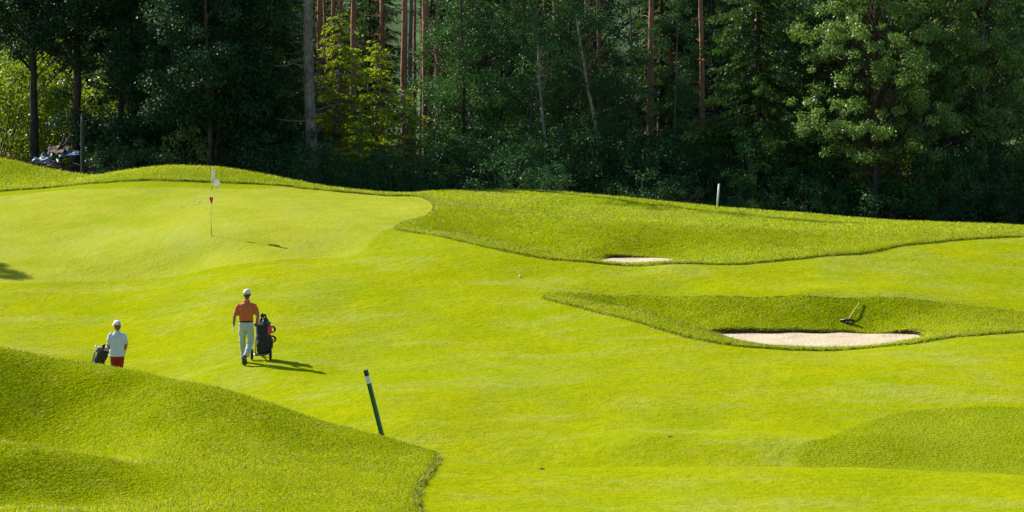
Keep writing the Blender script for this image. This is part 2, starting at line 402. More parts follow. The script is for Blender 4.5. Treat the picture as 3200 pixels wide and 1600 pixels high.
grn = mixrgb(n, math_n(n, 'MULTIPLY', ramp(n, patchy, .5, .68), .6), grn, (.25, .33, .008))
collar = ramp(n, attr('sd_mown'), 1.15, 1.05)
grn = mixrgb(n, collar, grn, (.26, .325, .008))
rgh = mixrgb(n, ramp(n, mid, .3, .7), (.190, .262, .001), (.285, .342, .002))
rgh = mixrgb(n, math_n(n, 'MULTIPLY', ramp(n, fineN, .42, .62), .55), rgh, (.110, .165, .002))
rgh = mixrgb(n, math_n(n, 'MULTIPLY', ramp(n, noise(n, 1.9, 5, .7), .50, .68), .5), rgh, (.33, .350, .030))
rgh = mixrgb(n, math_n(n, 'MULTIPLY', ramp(n, grit, .5, .68), .6), rgh, (.41, .45, .01))
rgh = mixrgb(n, attr('plat'), rgh, mixrgb(n, ramp(n, drift, .4, .65), (.215, .290, .004), (.30, .35, .03)))
streak = noise(n, 4.5, 3, .6)
for _ in range(1): fair = mixrgb(n, math_n(n, 'MULTIPLY', ramp(n, streak, .45, .70), .60), fair, (.205, .262, .002))
fair = mixrgb(n, math_n(n, 'MULTIPLY', ramp(n, noise(n, 7, 3, .7), .55, .75), .5), fair, (.38, .42, .02))
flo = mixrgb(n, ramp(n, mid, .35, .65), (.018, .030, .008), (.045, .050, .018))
e = N(n, 'ShaderNodeMath', operation='ADD')
jit = math_n(n, 'MULTIPLY', math_n(n, 'SUBTRACT', fineN, .5), .12)
def edge(nm, w=.03): return ramp(n, math_n(n, 'ADD', attr(nm), jit), -w, w)
col = mixrgb(n, edge('sd_green', .10), fair, grn)
col = mixrgb(n, edge('sd_rough'), col, rgh)
step_shade = math_n(n, 'MULTIPLY', ramp(n, attr('sd_rough'), -.09, -.02), ramp(n, attr('sd_rough'), .06, 0.0))
step_shade = math_n(n, 'MULTIPLY', step_shade, attr('cut'))
col = mixrgb(n, math_n(n, 'MULTIPLY', step_shade, .75), col, (.07, .10, .006))  # shaded side of the raised rough edge, painted in as a dark line
col = mixrgb(n, 1.0, col, (.76, .76, .76), 'MULTIPLY')
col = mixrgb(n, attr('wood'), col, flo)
col = mixrgb(n, attr('far'), col, (.10, .14, .075))
n.links.new(col, p.inputs['Base Color']); p.inputs['Roughness'].default_value = .75
p.inputs['Specular IOR Level'].default_value = 0
p.inputs['Sheen Weight'].default_value = .0
hgt = math_n(n, 'ADD', math_n(n, 'MULTIPLY', fineN, .7), math_n(n, 'MULTIPLY', grit, .3))
hgt = math_n(n, 'ADD', hgt, math_n(n, 'MULTIPLY', streak, 1.2)); hgt = math_n(n, 'ADD', hgt, math_n(n, 'MULTIPLY', math_n(n, 'MULTIPLY', edge('sd_rough'), fineN), 1.3)); bump(n, p, hgt, .75, .045)
TURF = m
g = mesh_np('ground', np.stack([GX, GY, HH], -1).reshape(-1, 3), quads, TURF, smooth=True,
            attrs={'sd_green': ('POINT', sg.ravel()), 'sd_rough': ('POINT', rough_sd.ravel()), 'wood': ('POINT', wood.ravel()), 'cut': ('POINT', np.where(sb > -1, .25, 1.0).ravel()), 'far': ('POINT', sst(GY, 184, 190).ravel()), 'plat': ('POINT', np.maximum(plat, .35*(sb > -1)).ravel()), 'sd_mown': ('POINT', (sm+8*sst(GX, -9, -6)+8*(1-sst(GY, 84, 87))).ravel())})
tag(g, kind='structure')
# ---- sand
m, n, p = new_mat('sand')
sf = noise(n, 2.2, 5, .6); sg2 = noise(n, 30, 3, .6)
n.links.new(mixrgb(n, ramp(n, sf, .3, .7), (.36, .295, .195), (.47, .395, .27)), p.inputs['Base Color']); p.inputs['Roughness'].default_value = .95
wv = N(n, 'ShaderNodeTexWave'); wv.inputs['Scale'].default_value = 2.0; wv.inputs['Distortion'].default_value = 14; wv.inputs['Detail'].default_value = 2
tc = N(n, 'ShaderNodeTexCoord'); n.links.new(tc.outputs['Object'], wv.inputs['Vector'])
bump(n, p, math_n(n, 'ADD', math_n(n, 'MULTIPLY', wv.outputs['Fac'], .12), math_n(n, 'ADD', sf, math_n(n, 'MULTIPLY', sg2, .3))), .7, .06)
SANDM = m
SOIL = simple('soil', (.075, .055, .022), .95, var=.5, scale=9, bmp=.8, bd=.03, spec=.1)
def bunker(poly, z, label):
    lo, hi = poly.min(0)-.1, poly.max(0)+.1
    xs = np.arange(lo[0], hi[0], .1); ys = np.arange(lo[1], hi[1], .1); X, Y = np.meshgrid(xs, ys)
    d = sdf(poly, X, Y); Z = z+.16*(1-sst(d, 0, .9))*1.0-.0 + .012*np.sin(X*5+Y*3)*np.sin(Y*4)
    Z = np.where(d < -.02, z+.10, Z)
    keepv = d > -.16
    id2 = np.arange(X.size).reshape(X.shape)
    q = np.stack([id2[:-1, :-1], id2[:-1, 1:], id2[1:, 1:], id2[1:, :-1]], -1).reshape(-1, 4)
    q = q[keepv.ravel()[q].all(1)]
    Zr = np.where(d < 0, z-.05, z + .03*(1-sst(d, 0, 1.1)) + .012*np.sin(X*5+Y*3)*np.sin(Y*4))
    o = mesh_np('bunker_sand', np.stack([X, Y, Zr], -1).reshape(-1, 3), q, SANDM, smooth=True); tag(o, kind='structure')
    # soil face between the turf and the sand
    P = chaikin(poly, 1); c = P.mean(0); V = []; Fq = []
    r2 = np.random.default_rng(3)
    for k, (x, y) in enumerate(P):
        dx = (c-(x, y)); dx /= np.linalg.norm(dx); top = float(base_h(np.array([x]), np.array([y]))[0])+.07+r2.uniform(-.02, .02)
        V += [(x-dx[0]*.06, y-dx[1]*.06, top), (x+dx[0]*.03, y+dx[1]*.03, top-.02), (x+dx[0]*(.05+r2.uniform(0, .04)), y+dx[1]*(.05+r2.uniform(0, .04)), z-.1)]
    for k in range(len(P)):
        if P[k][1] < c[1]+.2: continue
        a = 3*k; b = 3*((k+1) % len(P)); Fq += [(a, b, b+1, a+1), (a+1, b+1, b+2, a+2)]
    o = mesh_np('bunker_edge', V, Fq, SOIL, smooth=True); tag(o, kind='structure')
bunker(SAND1, SZ1, 'near'); bunker(SAND2, SZ2, 'far')

# ------------------------------------------------------------------ grass of the rough (nobody could count it)
def blades(name, x, y, h, w, mat, label, lean=.5, z=None):
    k = len(x); z = height(x, y) if z is None else z
    a = rng.uniform(0, 2*np.pi, k); dx, dy = np.cos(a)*w/2, np.sin(a)*w/2
    lx, ly = rng.normal(0, lean, k)*h*1.5+.15*h, rng.normal(0, lean, k)*h*1.5-.1*h; h = h*rng.uniform(.5, 1.15, k)
    V = np.empty((k, 3, 3)); V[:, 0] = np.stack([x-dx, y-dy, z-.01], 1); V[:, 1] = np.stack([x+dx, y+dy, z-.01], 1)
    V[:, 2] = np.stack([x+lx, y+ly, z+h], 1)
    Fc = np.arange(3*k).reshape(k, 3)
    e_ = .2; gxn = (height(x+e_, y, BH)-height(x-e_, y, BH))/(2*e_); gyn = (height(x, y+e_, BH)-height(x, y-e_, BH))/(2*e_)
    G_ = np.stack([-gxn*1.1, -gyn*1.1, np.ones(k)], 1)+rng.normal(0, .20, (k, 3)); G_ /= np.linalg.norm(G_, axis=1)[:, None]
    o = mesh_np(name, V.reshape(-1, 3), Fc, mat, attrs={'v': ('POINT', np.repeat(rng.uniform(0, 1, k), 3)), 'gn': ('POINT', np.repeat(G_, 3, 0))})
    tag(o, label, 'grass', kind='stuff'); return o
GR = leaf_mat('rough_blades', (.200, .295, .002), (.48, .54, .005), .12, .55, .12, (1.6, 1.4, .3), 1.6, .6, (.36, .35, .07), True)
GR3 = leaf_mat('bank_blades', (.150, .225, .004), (.45, .51, .035), .12, .55, .15, (1.6, 1.4, .3), 1.8, .4, (.38, .34, .10), True)
GR2 = leaf_mat('collar_blades', (.24, .35, .003), (.44, .52, .006), .12, .55, .1, (1.6, 1.4, .3), .8, .5, (.36, .36, .09), True)
def sample(x0, x1, y0, y1, dens, G, lo):
    k = int((x1-x0)*(y1-y0)*dens); x = rng.uniform(x0, x1, k); y = rng.uniform(y0, y1, k)
    keep = (grid_val(G, x, y)+wob_at(x, y) > lo) & (np.abs(x) < .2*y+1.2); return x[keep], y[keep]
def wob_at(x, y): return .03*np.sin(x*9+y*5)+.03*np.sin(x*23-y*17)
nosand = np.where((ss1 > -.05) | (ss2 > -.05), -1, 1)
Rg = np.where(nosand < 0, -1, rough_sd)
patch = lambda x, y: .5+.5*np.sin(x*1.3+2*np.sin(y*.7))*np.sin(y*.9+x*.5)
# near hill
x, y = sample(-10.5, -1.0, 34, 52, 900, np.where(sm < 0, Rg, -1), .0)
blades('rough_grass', x, y, rng.uniform(.02, .05, len(x))*(.6+.8*patch(x, y)), rng.uniform(.006, .011, len(x)), GR, 'long ragged grass on the near hill at the lower left')
x, y = sample(0, 14.5, 61, 74, 420, np.where((s1 > 0), Rg, -1), .0)
blades('rough_grass', x, y, rng.uniform(.02, .055, len(x)), rng.uniform(.010, .020, len(x)), GR3, 'coarse grass around the near bunker with the rake')
x, y = sample(4.5, 11.5, 44, 57, 400, np.where((sb > 0), Rg, -1), .0)
blades('rough_grass', x, y, rng.uniform(.012, .035, len(x)), rng.uniform(.008, .016, len(x)), GR2, 'darker grass patch at the lower right edge of the fairway')
x, y = sample(-5, 22, 73, 97, 230, np.where((sm < 0) & (s1 < 0) & (GX > -4.6) & (plat < .5), Rg, -1), .0)
blades('rough_grass', x, y, rng.uniform(.025, .065, len(x)), rng.uniform(.014, .026, len(x)), GR3, 'coarse grass slope around the far bunker')
x, y = sample(-5, 22, 82, 107, 110, np.where((sm < 0) & (plat > .45) & (GX > -5), Rg, -1), .0)
blades('rough_grass', x, y, rng.uniform(.03, .08, len(x)), rng.uniform(.016, .028, len(x)), GR2, 'lighter rough grass on the plateau in front of the wood')
x, y = sample(-22, -3, 89, 103, 190, np.where(sm < 0, Rg, -1), .0)
blades('rough_grass', x, y, rng.uniform(.04, .09, len(x)), rng.uniform(.014, .024, len(x)), GR2, 'grass collar and mounds behind the putting green')
# thin line of uncut tufts along every edge of the rough
ed = (np.abs(rough_sd-.01) < .045) & (GY < 100) & (nosand > 0); jj, ii = np.nonzero(ed)
sel = rng.integers(0, len(jj), 60000); x = gx[ii[sel]]+rng.uniform(-.05, .05, len(sel)); y = gy[jj[sel]]+rng.uniform(-.05, .05, len(sel))
k = np.abs(x) < .2*y+1; x, y = x[k], y[k]
k = grid_val(sb, x, y) < -.3; x, y = x[k], y[k]
blades('edge_grass', x, y, rng.uniform(.025, .06, len(x)), rng.uniform(.010, .017, len(x)), GR3, 'uncut tufts along the edges where fairway meets rough')
# ragged grass hanging over the back lip of the bunkers
for poly, lab in ((SAND1, 'near'), (SAND2, 'far')):
    P = chaikin(poly, 3); seg = rng.integers(0, len(P), 9000); x = P[seg, 0]+rng.normal(0, .05, 9000); y = P[seg, 1]+rng.normal(.03, .05, 9000)
    z = base_h(x, y)+.05
    blades('lip_grass', x, y, rng.uniform(.03, .09, len(x)), rng.uniform(.012, .02, len(x)), GR, 'ragged grass overhanging the rim of the %s bunker' % lab, 1.0, z)
# ------------------------------------------------------------------ trees: meshes
BK_PINE = bark_mat('pine_bark', (.075, .055, .045), (.20, .145, .115), 8, .22, top=(.36, .19, .11))
BK_GREY = bark_mat('grey_bark', (.06, .055, .055), (.22, .205, .20), 10, .35)
BK_DARK = bark_mat('dark_bark', (.025, .022, .018), (.075, .065, .05), 9, .25)
BK_PALE = bark_mat('pale_bark', (.14, .13, .11), (.40, .38, .33), 6, .5)
BK_TWIG = bark_mat('twig_bark', (.05, .04, .03), (.13, .11, .09), 14, .5)
LF_DARK = leaf_mat('dark_leaves', (.008, .032, .017), (.024, .068, .026), .22, .5, .16, (1.5, 1.6, .5))
LF_MID = leaf_mat('green_leaves', (.013, .060, .026), (.046, .125, .036), .36, .48, .18, (1.6, 1.5, .4))
LF_BRT = leaf_mat('silvery_leaves', (.045, .115, .034), (.160, .245, .075), .36, .45, .28, (1.5, 1.5, .5))
LF_SHR = leaf_mat('shrub_leaves', (.010, .050, .024), (.036, .105, .034), .3, .5, .18, (1.5, 1.5, .5))
LF_YEL = leaf_mat('light_leaves', (.080, .160, .018), (.180, .240, .030), .42, .45, .3, (1.7, 1.5, .3))
ND_SPR = leaf_mat('spruce_needles', (.014, .050, .018), (.065, .130, .026), .35, .5, .25, (1.5, 1.5, .4))
ND_YNG = leaf_mat('young_needles', (.12, .21, .012), (.32, .42, .022), .52, .5, .25, (1.7, 1.5, .3))
ND_PIN = leaf_mat('pine_needles', (.018, .050, .024), (.050, .095, .034), .15, .5, .25, (1.5, 1.5, .4))

def tubes(polys, rads, n=5):
    """list of polylines (k,3) with radii -> verts, quads"""
    V = []; Fq = []; b = 0; cs = np.cos(np.arange(n)*2*np.pi/n); sn = np.sin(np.arange(n)*2*np.pi/n)
    for P, r in zip(polys, rads):
        P = np.asarray(P, float); k = len(P); T = np.gradient(P, axis=0); T /= np.linalg.norm(T, axis=1)[:, None]+1e-9
        u = np.where(np.abs(T[:, 2:3]) < .9, np.array([[0, 0, 1.]]), np.array([[0, 1., 0]]))
        if np.abs(T[:, 2]).mean() > .7: u = np.tile(np.array([[0, 1., 0]]), (k, 1))
        else: u = np.tile(np.array([[0, 0, 1.]]), (k, 1))
        u = u-T*(u*T).sum(1)[:, None]; u /= np.linalg.norm(u, axis=1)[:, None]+1e-9; w = np.cross(T, u)
        r = np.asarray(r, float)*np.ones(k)
        ring = P[:, None, :]+(u[:, None, :]*cs[None, :, None]+w[:, None, :]*sn[None, :, None])*r[:, None, None]
        V.append(ring.reshape(-1, 3))
        i = np.arange(k-1)[:, None]*n; j = np.arange(n)[None, :]; j2 = (j+1) % n
        Fq.append(np.stack([b+i+j, b+i+j2, b+i+n+j2, b+i+n+j], -1).reshape(-1, 4)); b += k*n
    return np.concatenate(V), np.concatenate(Fq)
def leaves(cent, size, nrm=None, asp=.7, axis=None):
    k = len(cent)
    if nrm is None: nrm = rng.normal(0, 1, (k, 3))+np.array([0, 0, .5])
    nrm = nrm/(np.linalg.norm(nrm, axis=1)[:, None]+1e-9)
    if axis is None: axis = rng.normal(0, 1, (k, 3))+np.array([0, 0, -.4])
    u = axis-nrm*(axis*nrm).sum(1)[:, None]; u /= np.linalg.norm(u, axis=1)[:, None]+1e-9; w = np.cross(nrm, u)
    size = np.asarray(size)*np.ones(k); s = size[:, None]
    V = np.stack([cent-u*s*.5, cent+w*s*.5*asp-u*s*.05, cent+u*s*.55, cent-w*s*.5*asp-u*s*.05], 1)
    return V.reshape(-1, 3), np.arange(4*k).reshape(k, 4)
def bent(a, b, k=5, sag=.0, wob=.1):
    t = np.linspace(0, 1, k)[:, None]; P = np.asarray(a)*(1-t)+np.asarray(b)*t
    P[:, 2] += sag*np.sin(np.pi*t[:, 0]); P[1:-1] += rng.normal(0, wob, (k-2, 3)); return P
def trunk_line(h, lean=(0, 0), wob=.06, k=12, bend=0):
    t = np.linspace(0, 1, k); x = lean[0]*t*h+np.cumsum(rng.normal(0, wob, k))*.6+bend*np.sin(np.pi*t); y = lean[1]*t*h+np.cumsum(rng.normal(0, wob, k))*.6
    x -= x[0]; y -= y[0]; return np.stack([x, y, t*h-.3], 1)
def on_trunk(T, z):
    return np.array([np.interp(z, T[:, 2], T[:, 0]), np.interp(z, T[:, 2], T[:, 1]), z])
def part_mesh(name, V, Fq, mat, parent, smooth=False, v=None):
    at_ = {'v': ('POINT', v)} if v is not None else None
    return mesh_np(name, V, Fq, mat, parent, smooth, at_)
def crown_mesh(name, centers, rc, per, size, mat, parent, flat=.75, asp=.75, fill=2.2):
    cs = []; nr = []; vv = []
    for c, r in zip(centers, rc):
        k = max(8, int(per*(r/.7)**2)); d = rng.normal(0, 1, (k, 3)); d /= np.linalg.norm(d, axis=1)[:, None]
        rad = rng.uniform(0, 1, k)**(1/fill)*r*rng.uniform(.75, 1.15, k)
        cs.append(c+d*rad[:, None]*np.array([1, 1, flat])); nr.append(d*.8+rng.normal(0, .7, (k, 3))+np.array([0, 0, .35]))
        vv.append(np.clip(rng.uniform(0, 1)*.45+rng.uniform(0, .6, k), 0, 1))
    cs = np.concatenate(cs); nr = np.concatenate(nr); vv = np.concatenate(vv)
    V, Fq = leaves(cs, rng.uniform(.7, 1.3, len(cs))*size, nr, asp)
    return part_mesh(name, V, Fq, mat, parent, v=np.repeat(vv, 4))
def broadleaf(h=15, z0=2.5, R_=3.2, n=90, per=260, size=.11, lmat=None, bmat=None, tr=.2, lean=(0, 0), rc=(.5, 1.0), shape=.5, trunks=1, name='broadleaf_tree'):
    root = empty(name); T = trunk_line(h*.92, lean)
    polys, rads = [T], [np.linspace(tr, .04, len(T))]
    rads[0][0] *= 1.35
    cent = []; rr = []
    for i in range(n):
        t = rng.uniform(0, 1); prof = (math.sin(math.pi*min(1, .15+.85*t)**1.0)**.6)*(1-.25*t); z = z0+(h-z0)*t
        a = rng.uniform(0, 2*math.pi); r = R_*prof*(rng.uniform(.15, 1)**.6)*(1+.25*math.sin(3*a+t*9))
        p = on_trunk(T, min(z, h*.9)); p[2] = z; c = p+np.array([math.cos(a)*r, math.sin(a)*r, 0]); cent.append(c); rr.append(rng.uniform(*rc)*(1-.3*t))
        if r > .5:
            s = on_trunk(T, max(.8, z-r*.75)); polys.append(bent(s, c, 6, .1*r, .08)); rads.append(np.linspace(.055*tr/.2*(1-.5*t), .012, 6))
    if n < 40: polys, rads = [T]+polys[1:], rads
    V, Fq = tubes(polys if n < 40 else polys[:1], [rads[0]]+[q_*.6 for q_ in rads[1:]] if n < 40 else rads[:1], 8); part_mesh('trunk', V, Fq, bmat, root, True)
    if n >= 40: V, Fq = tubes(polys[1:], [q_*.6 for q_ in rads[1:]], 5); part_mesh('limbs', V, Fq, BK_DARK, root, True)
    crown_mesh('crown', cent, rr, per, size, lmat, root)
    return root
def spruce(h=16, z0=1.0, L=3.0, lmat=None, bmat=None, dens=1.0, droop=.5, name='spruce_tree', tr=.17, step=.42, gap=.2, lean=(0, 0)):
    root = empty(name); T = trunk_line(h, lean, wob=.02)
    polys, rads = [T], [np.linspace(tr, .02, len(T))]; cs = []; ax = []; vv = []
    z = z0
    while z < h-.3:
        Lz = L*(1-(z-z0)/(h-z0))**.75+.25; nb = rng.integers(4, 7)
        a0 = rng.uniform(0, 6.28)
        for b in range(nb):
            if rng.uniform() < gap: continue
            a = a0+b*2*math.pi/nb+rng.uniform(-.3, .3); l = Lz*rng.uniform(.6, 1.15); zz = z+rng.uniform(-.15, .15)
            t = np.linspace(0, 1, 9); s = on_trunk(T, zz)
            zz_ = -droop*l*(t**1.3)*.9+droop*l*.55*np.clip(t-.55, 0, 1)**1.5*1.6+.12*l*t
            P = np.stack([s[0]+np.cos(a)*l*t, s[1]+np.sin(a)*l*t, s[2]+zz_], 1); P[1:] += rng.normal(0, .03, (8, 3))
            polys.append(P); rads.append(np.linspace(.022+.006*l, .006, 9))
            nt_ = int(l*16*dens); side = np.array([-np.sin(a), np.cos(a), 0]); fw = np.array([np.cos(a), np.sin(a), 0])
            bv = rng.uniform(0, .5)
            for q in range(nt_):
                tt = rng.uniform(.12, 1); base = np.array([np.interp(tt, t, P[:, c]) for c in range(3)])
                sd = rng.choice([-1, 1]); tl = (.15+.42*l/3*(1-abs(tt-.5)))*rng.uniform(.6, 1.3)
                d = side*sd*rng.uniform(.2, .9)+fw*rng.uniform(.2, .7)+np.array([0, 0, -1])*rng.uniform(.15, 1.1)*droop*1.6
                d /= np.linalg.norm(d); m = max(2, int(tl/.075)); st = (np.arange(m)+.5)/m
                cs.append(base+d*(st*tl)[:, None]+rng.normal(0, .012, (m, 3))); ax.append(np.tile(d, (m, 1))+rng.normal(0, .35, (m, 3)))
                vv.append(np.clip(bv+.5*st*rng.uniform(.5, 1.2, m), 0, 1))
        z += step*rng.uniform(.7, 1.3)*(.55+.45*(1-z/h))
    V, Fq = tubes(polys, rads, 5); part_mesh('trunk', V, Fq, bmat, root, True)
    cs = np.concatenate(cs); ax = np.concatenate(ax); vv = np.concatenate(vv)
    V, Fq = leaves(cs, rng.uniform(.11, .19, len(cs)), None, .42, ax)
    part_mesh('crown', V, Fq, lmat, root, v=np.repeat(vv, 4)); return root
def pine(h=18, zc=11.5, tr=.2, lean=(0, 0), bmat=None, bend=0, stubs=12, name='pine_tree', crown=True):
    root = empty(name); T = trunk_line(h, lean, .03, 14, bend); polys, rads = [T], [np.interp(T[:, 2]/h, [0, .1, 1], [tr*1.25, tr, tr*.4])]
    for i in range(stubs):
        z = rng.uniform(2.0, zc); a = rng.uniform(0, 6.28); l = rng.uniform(.25, 1.5); s = on_trunk(T, z)
        e_ = s+np.array([math.cos(a)*l, math.sin(a)*l, rng.uniform(-.25, .25)*l]); polys.append(bent(s, e_, 5, 0, .05)); rads.append(np.linspace(.03, .006, 5))
        for q in range(2):
            u = rng.uniform(.4, .9); s2 = s*(1-u)+e_*u; polys.append(bent(s2, s2+rng.normal(0, .3, 3), 4, 0, .03)); rads.append(np.linspace(.012, .004, 4))
    cent = []; rr = []
    if crown:
        for i in range(46):
            t = rng.uniform(0, 1); z = zc+(h-zc)*t; a = rng.uniform(0, 6.28); r = 2.6*(1-.55*t)*rng.uniform(.3, 1)
            s = on_trunk(T, z-.2); c = s+np.array([math.cos(a)*r, math.sin(a)*r, .25*r]); cent.append(c); rr.append(rng.uniform(.35, .7))
            polys.append(bent(s, c, 5, -.1, .05)); rads.append(np.linspace(.05, .012, 5))
    V, Fq = tubes(polys, rads, 8); part_mesh('trunk', V, Fq, bmat, root, True)
    if crown: crown_mesh('crown', cent, rr, 170, .14, ND_PIN, root, .6, .25)
    return root
def shrub(h=3, R_=1.6, n=34, per=230, size=.075, lmat=None, name='shrub', bmat=None, rc=(.35, .7), flat=.8):
    root = empty(name); cent = []; rr = []; polys = []; rads = []
    for i in range(n):
        t = rng.uniform(0, 1)**.8; a = rng.uniform(0, 6.28); z = .25+h*t*.9; r = R_*math.sqrt(max(.05, 1-(t*.95)**2))*rng.uniform(.2, 1)**.6
        c = np.array([math.cos(a)*r, math.sin(a)*r, z]); cent.append(c); rr.append(rng.uniform(*rc)*(1-.3*t))
        if i % 2 == 0: polys.append(bent((rng.normal(0, .2), rng.normal(0, .2), -.2), c*1.05, 6, .1, .06)); rads.append(np.linspace(.028, .006, 6))
    for i in range(6):      # long shoots poking out of the top
        a = rng.uniform(0, 6.28); c = np.array([math.cos(a)*R_*.5*rng.uniform(.2, 1), math.sin(a)*R_*.5, h*rng.uniform(.95, 1.2)]); cent.append(c); rr.append(.22)
    V, Fq = tubes(polys, rads, 5); part_mesh('stems', V, Fq, bmat or BK_TWIG, root, True)
    crown_mesh('foliage', cent, rr, per, size, lmat, root, flat)
    return root

# ------------------------------------------------------------------ trees: placing
GROUNDOFF = .05
def place(root, px, Y, label, cat='tree', group=None, s=1.0, rz=None, sx=None):
    X = (px-1600)*Y/F; root.location = (X, Y, float(height(X, Y))-GROUNDOFF); root.rotation_euler = (0, 0, rng.uniform(0, 6.28) if rz is None else rz)
    root.scale = (s*(sx or 1), s*(sx or 1), s); tag(root, label, cat, group); return root
used = set()
def put(proto, px, Y, label, cat='tree', group=None, s=1.0, rz=None, sx=None):
    if proto.name in used: o = copy_tree(proto)
    else: o = proto; used.add(proto.name)
    if 'group' in o and not group: del o['group']
    return place(o, px, Y, label, cat, group, s, rz, sx)
OAK = broadleaf(13, 2.8, 3.6, 115, 330, .115, LF_DARK, BK_DARK, .26)
OAKH = broadleaf(13.5, 6.0, 3.9, 105, 330, .115, LF_DARK, BK_DARK, .24, (-.02, 0))
OAK2 = broadleaf(13.5, 1.4, 3.2, 120, 330, .10, LF_DARK, BK_DARK, .17, (.02, 0))
ALDER = broadleaf(12.5, 1.6, 2.9, 125, 330, .085, LF_MID, BK_DARK, .12, (-.03, 0))
POPLAR = broadleaf(15, 2.8, 3.7, 430, 420, .105, LF_BRT, BK_DARK, .15, (0, 0), (.25, .6))
POPLAR2 = broadleaf(14.5, 4.3, 3.2, 330, 420, .105, LF_BRT, BK_PALE, .15, (-.02, 0), (.25, .6))
BIRCH = broadleaf(12, .8, 2.2, 95, 300, .075, LF_MID, BK_TWIG, .07, (.04, 0), (.35, .7))
SPR = spruce(14, 1.8, 3.7, ND_SPR, BK_DARK, 1.8, .6)
SPR2 = spruce(13.5, 4.0, 2.8, ND_SPR, BK_DARK, 1.5, .55, tr=.2)
YNG = spruce(8.8, .9, 2.1, ND_YNG, BK_GREY, 1.5, .30, 'young_spruce', .06, .36, .15)
YNG2 = spruce(5.6, .4, 1.9, ND_YNG, BK_GREY, 1.5, .22, 'young_spruce', .05, .34, .15)
PINE = pine(16, 11.8, .19, (.004, 0), BK_PINE)
PINE2 = pine(15.5, 12, .15, (-.006, .0), BK_PINE, .12, 16)
GREYP = pine(16, 12.5, .125, (.006, 0), BK_GREY, 0, 10)
SHR = shrub(3.0, 1.9, 40, 280, .075, LF_MID)
SHR2 = shrub(2.4, 1.7, 34, 260, .080, LF_SHR)
SHR3 = shrub(3.4, 1.9, 40, 230, .095, LF_YEL)
SHR4 = shrub(1.3, 1.2, 24, 240, .07, LF_SHR, rc=(.25, .45))

# ---- left: big dark trees
put(OAKH, 112, 114, 'dark leafy tree at the far left, its trunk left of the blue tarp', rz=.4)
put(OAKH, 234, 113, 'dark leafy tree with the thick straight trunk right behind the blue tarp', rz=2.1, s=1.08)
put(OAK2, 372, 113, 'dark bushy tree leafed almost to the ground, right of the thin dark post', rz=1.0, s=.98)
put(OAK2, 500, 112.5, 'dark tree behind the left part of the grass mound, left of the flag', rz=3.3, s=1.05)
SLIM = broadleaf(13, 4.2, 3.3, 105, 330, .11, LF_DARK, BK_TWIG, .13, (0, 0))
put(SLIM, 652, 108, 'dark tree whose slim trunk rises directly behind the white flag', rz=5.1)
put(SLIM, 678, 109, 'dark tree with the thinner trunk just right of the white flag', rz=1.1, s=.9)
put(OAK, 600, 117, 'dark leafy tree behind the two slim trunks by the flag', rz=2.2)
SHRL = shrub(3.6, 1.4, 26, 160, .11, LF_BRT); put(SHRL, 590, 107.5, 'pale-leaved tall shrub standing left of the slim trunk behind the flag', 'shrub')
put(OAK2, 775, 109.5, 'dark tree standing left of the big grey trunk', rz=4.2)
put(SPR2, 858, 109.5, 'drooping dark conifer just left of the big grey trunk', rz=1.2)
# ---- big grey trunk
BIG = pine(20, 13, .245, (-.013, 0), BK_GREY, -.28, 44, 'old_spruce'); place(BIG, 985, 106.8, 'big grey-barked old conifer with dead twigs, thickest trunk of the wood', 'tree', rz=0)
# ---- sunlit young spruces
put(YNG, 1058, 111, 'tall yellow-green young spruce just right of the big grey trunk', group=None, rz=.6)
put(YNG, 1178, 112, 'yellow-green young spruce in front of the left pine trunks', s=.86, rz=2.9)
put(YNG2, 1262, 109.5, 'low sunlit young spruce in front of the paired pine trunks', rz=1.7)
put(YNG2, 1120, 109, 'lowest yellow-green young spruce beside the tall young spruce', s=.8, rz=4)
# ---- pines
put(PINE, 1102, 122, 'straight brown pine trunk behind the yellow-green young spruces', rz=.2, s=.98)
put(PINE, 1262, 119, 'brown pine trunk, left one of the close pair with the thin grey trunk', rz=2.2)
put(GREYP, 1283, 120, 'thin grey trunk between the two brown pines', rz=1)
put(PINE, 1334, 117, 'stout orange-brown pine trunk, nearest of the middle pines', rz=3.9, s=1.12)
put(PINE2, 1315, 126, 'dark pine trunk half hidden behind the stout orange-brown pine', rz=.5)
put(PINE2, 1045, 128, 'dark thin pine trunk above the tall young spruce', rz=4.5)
put(PINE2, 1062, 131, 'second dark thin pine trunk above the tall young spruce', rz=1.5)
put(PINE2, 1420, 124, 'crooked pine trunk with bare side limbs right of the middle pines', rz=2.0, s=.95)
put(PINE2, 1474, 127, 'thin pine trunk showing above the green alder', rz=3.0)
put(PINE, 1838, 119, 'orange pine trunk rising behind the leaning pale trunk', rz=5.2, s=1.02)
put(PINE2, 1870, 128, 'dark reddish pine trunk right of the leaning pale trunk', rz=5.9)
put(PINE, 2030, 121, 'orange-brown pine trunk high in the wood, right of centre', rz=.9)
put(PINE2, 2062, 129, 'dark thin pine trunk beside the orange-brown pine right of centre', rz=1.9)
put(PINE2, 2098, 126, 'dark pine trunk left of the drooping spruce', rz=2.6)
put(PINE2, 2188, 120, 'dark pine trunk with long bare branches just left of the drooping spruce', rz=.1)
put(GREYP, 1580, 128, 'faint grey trunk deep behind the green alders', rz=2)
LEANT = broadleaf(9.5, 6.3, 1.6, 34, 220, .08, LF_MID, BK_PALE, .10, (-.16, 0), (.3, .6), name='leaning_tree')
place(LEANT, 1908, 112, 'pale slender tree leaning left in front of the orange pine trunk', 'tree', rz=0)
LEAN2 = broadleaf(8.0, 4.8, 1.5, 30, 220, .08, LF_MID, BK_PALE, .08, (-.06, 0), (.3, .6), name='slender_tree')
place(LEAN2, 1722, 111, 'slender pale-stemmed young tree at the middle of the wood edge', 'tree', rz=0)
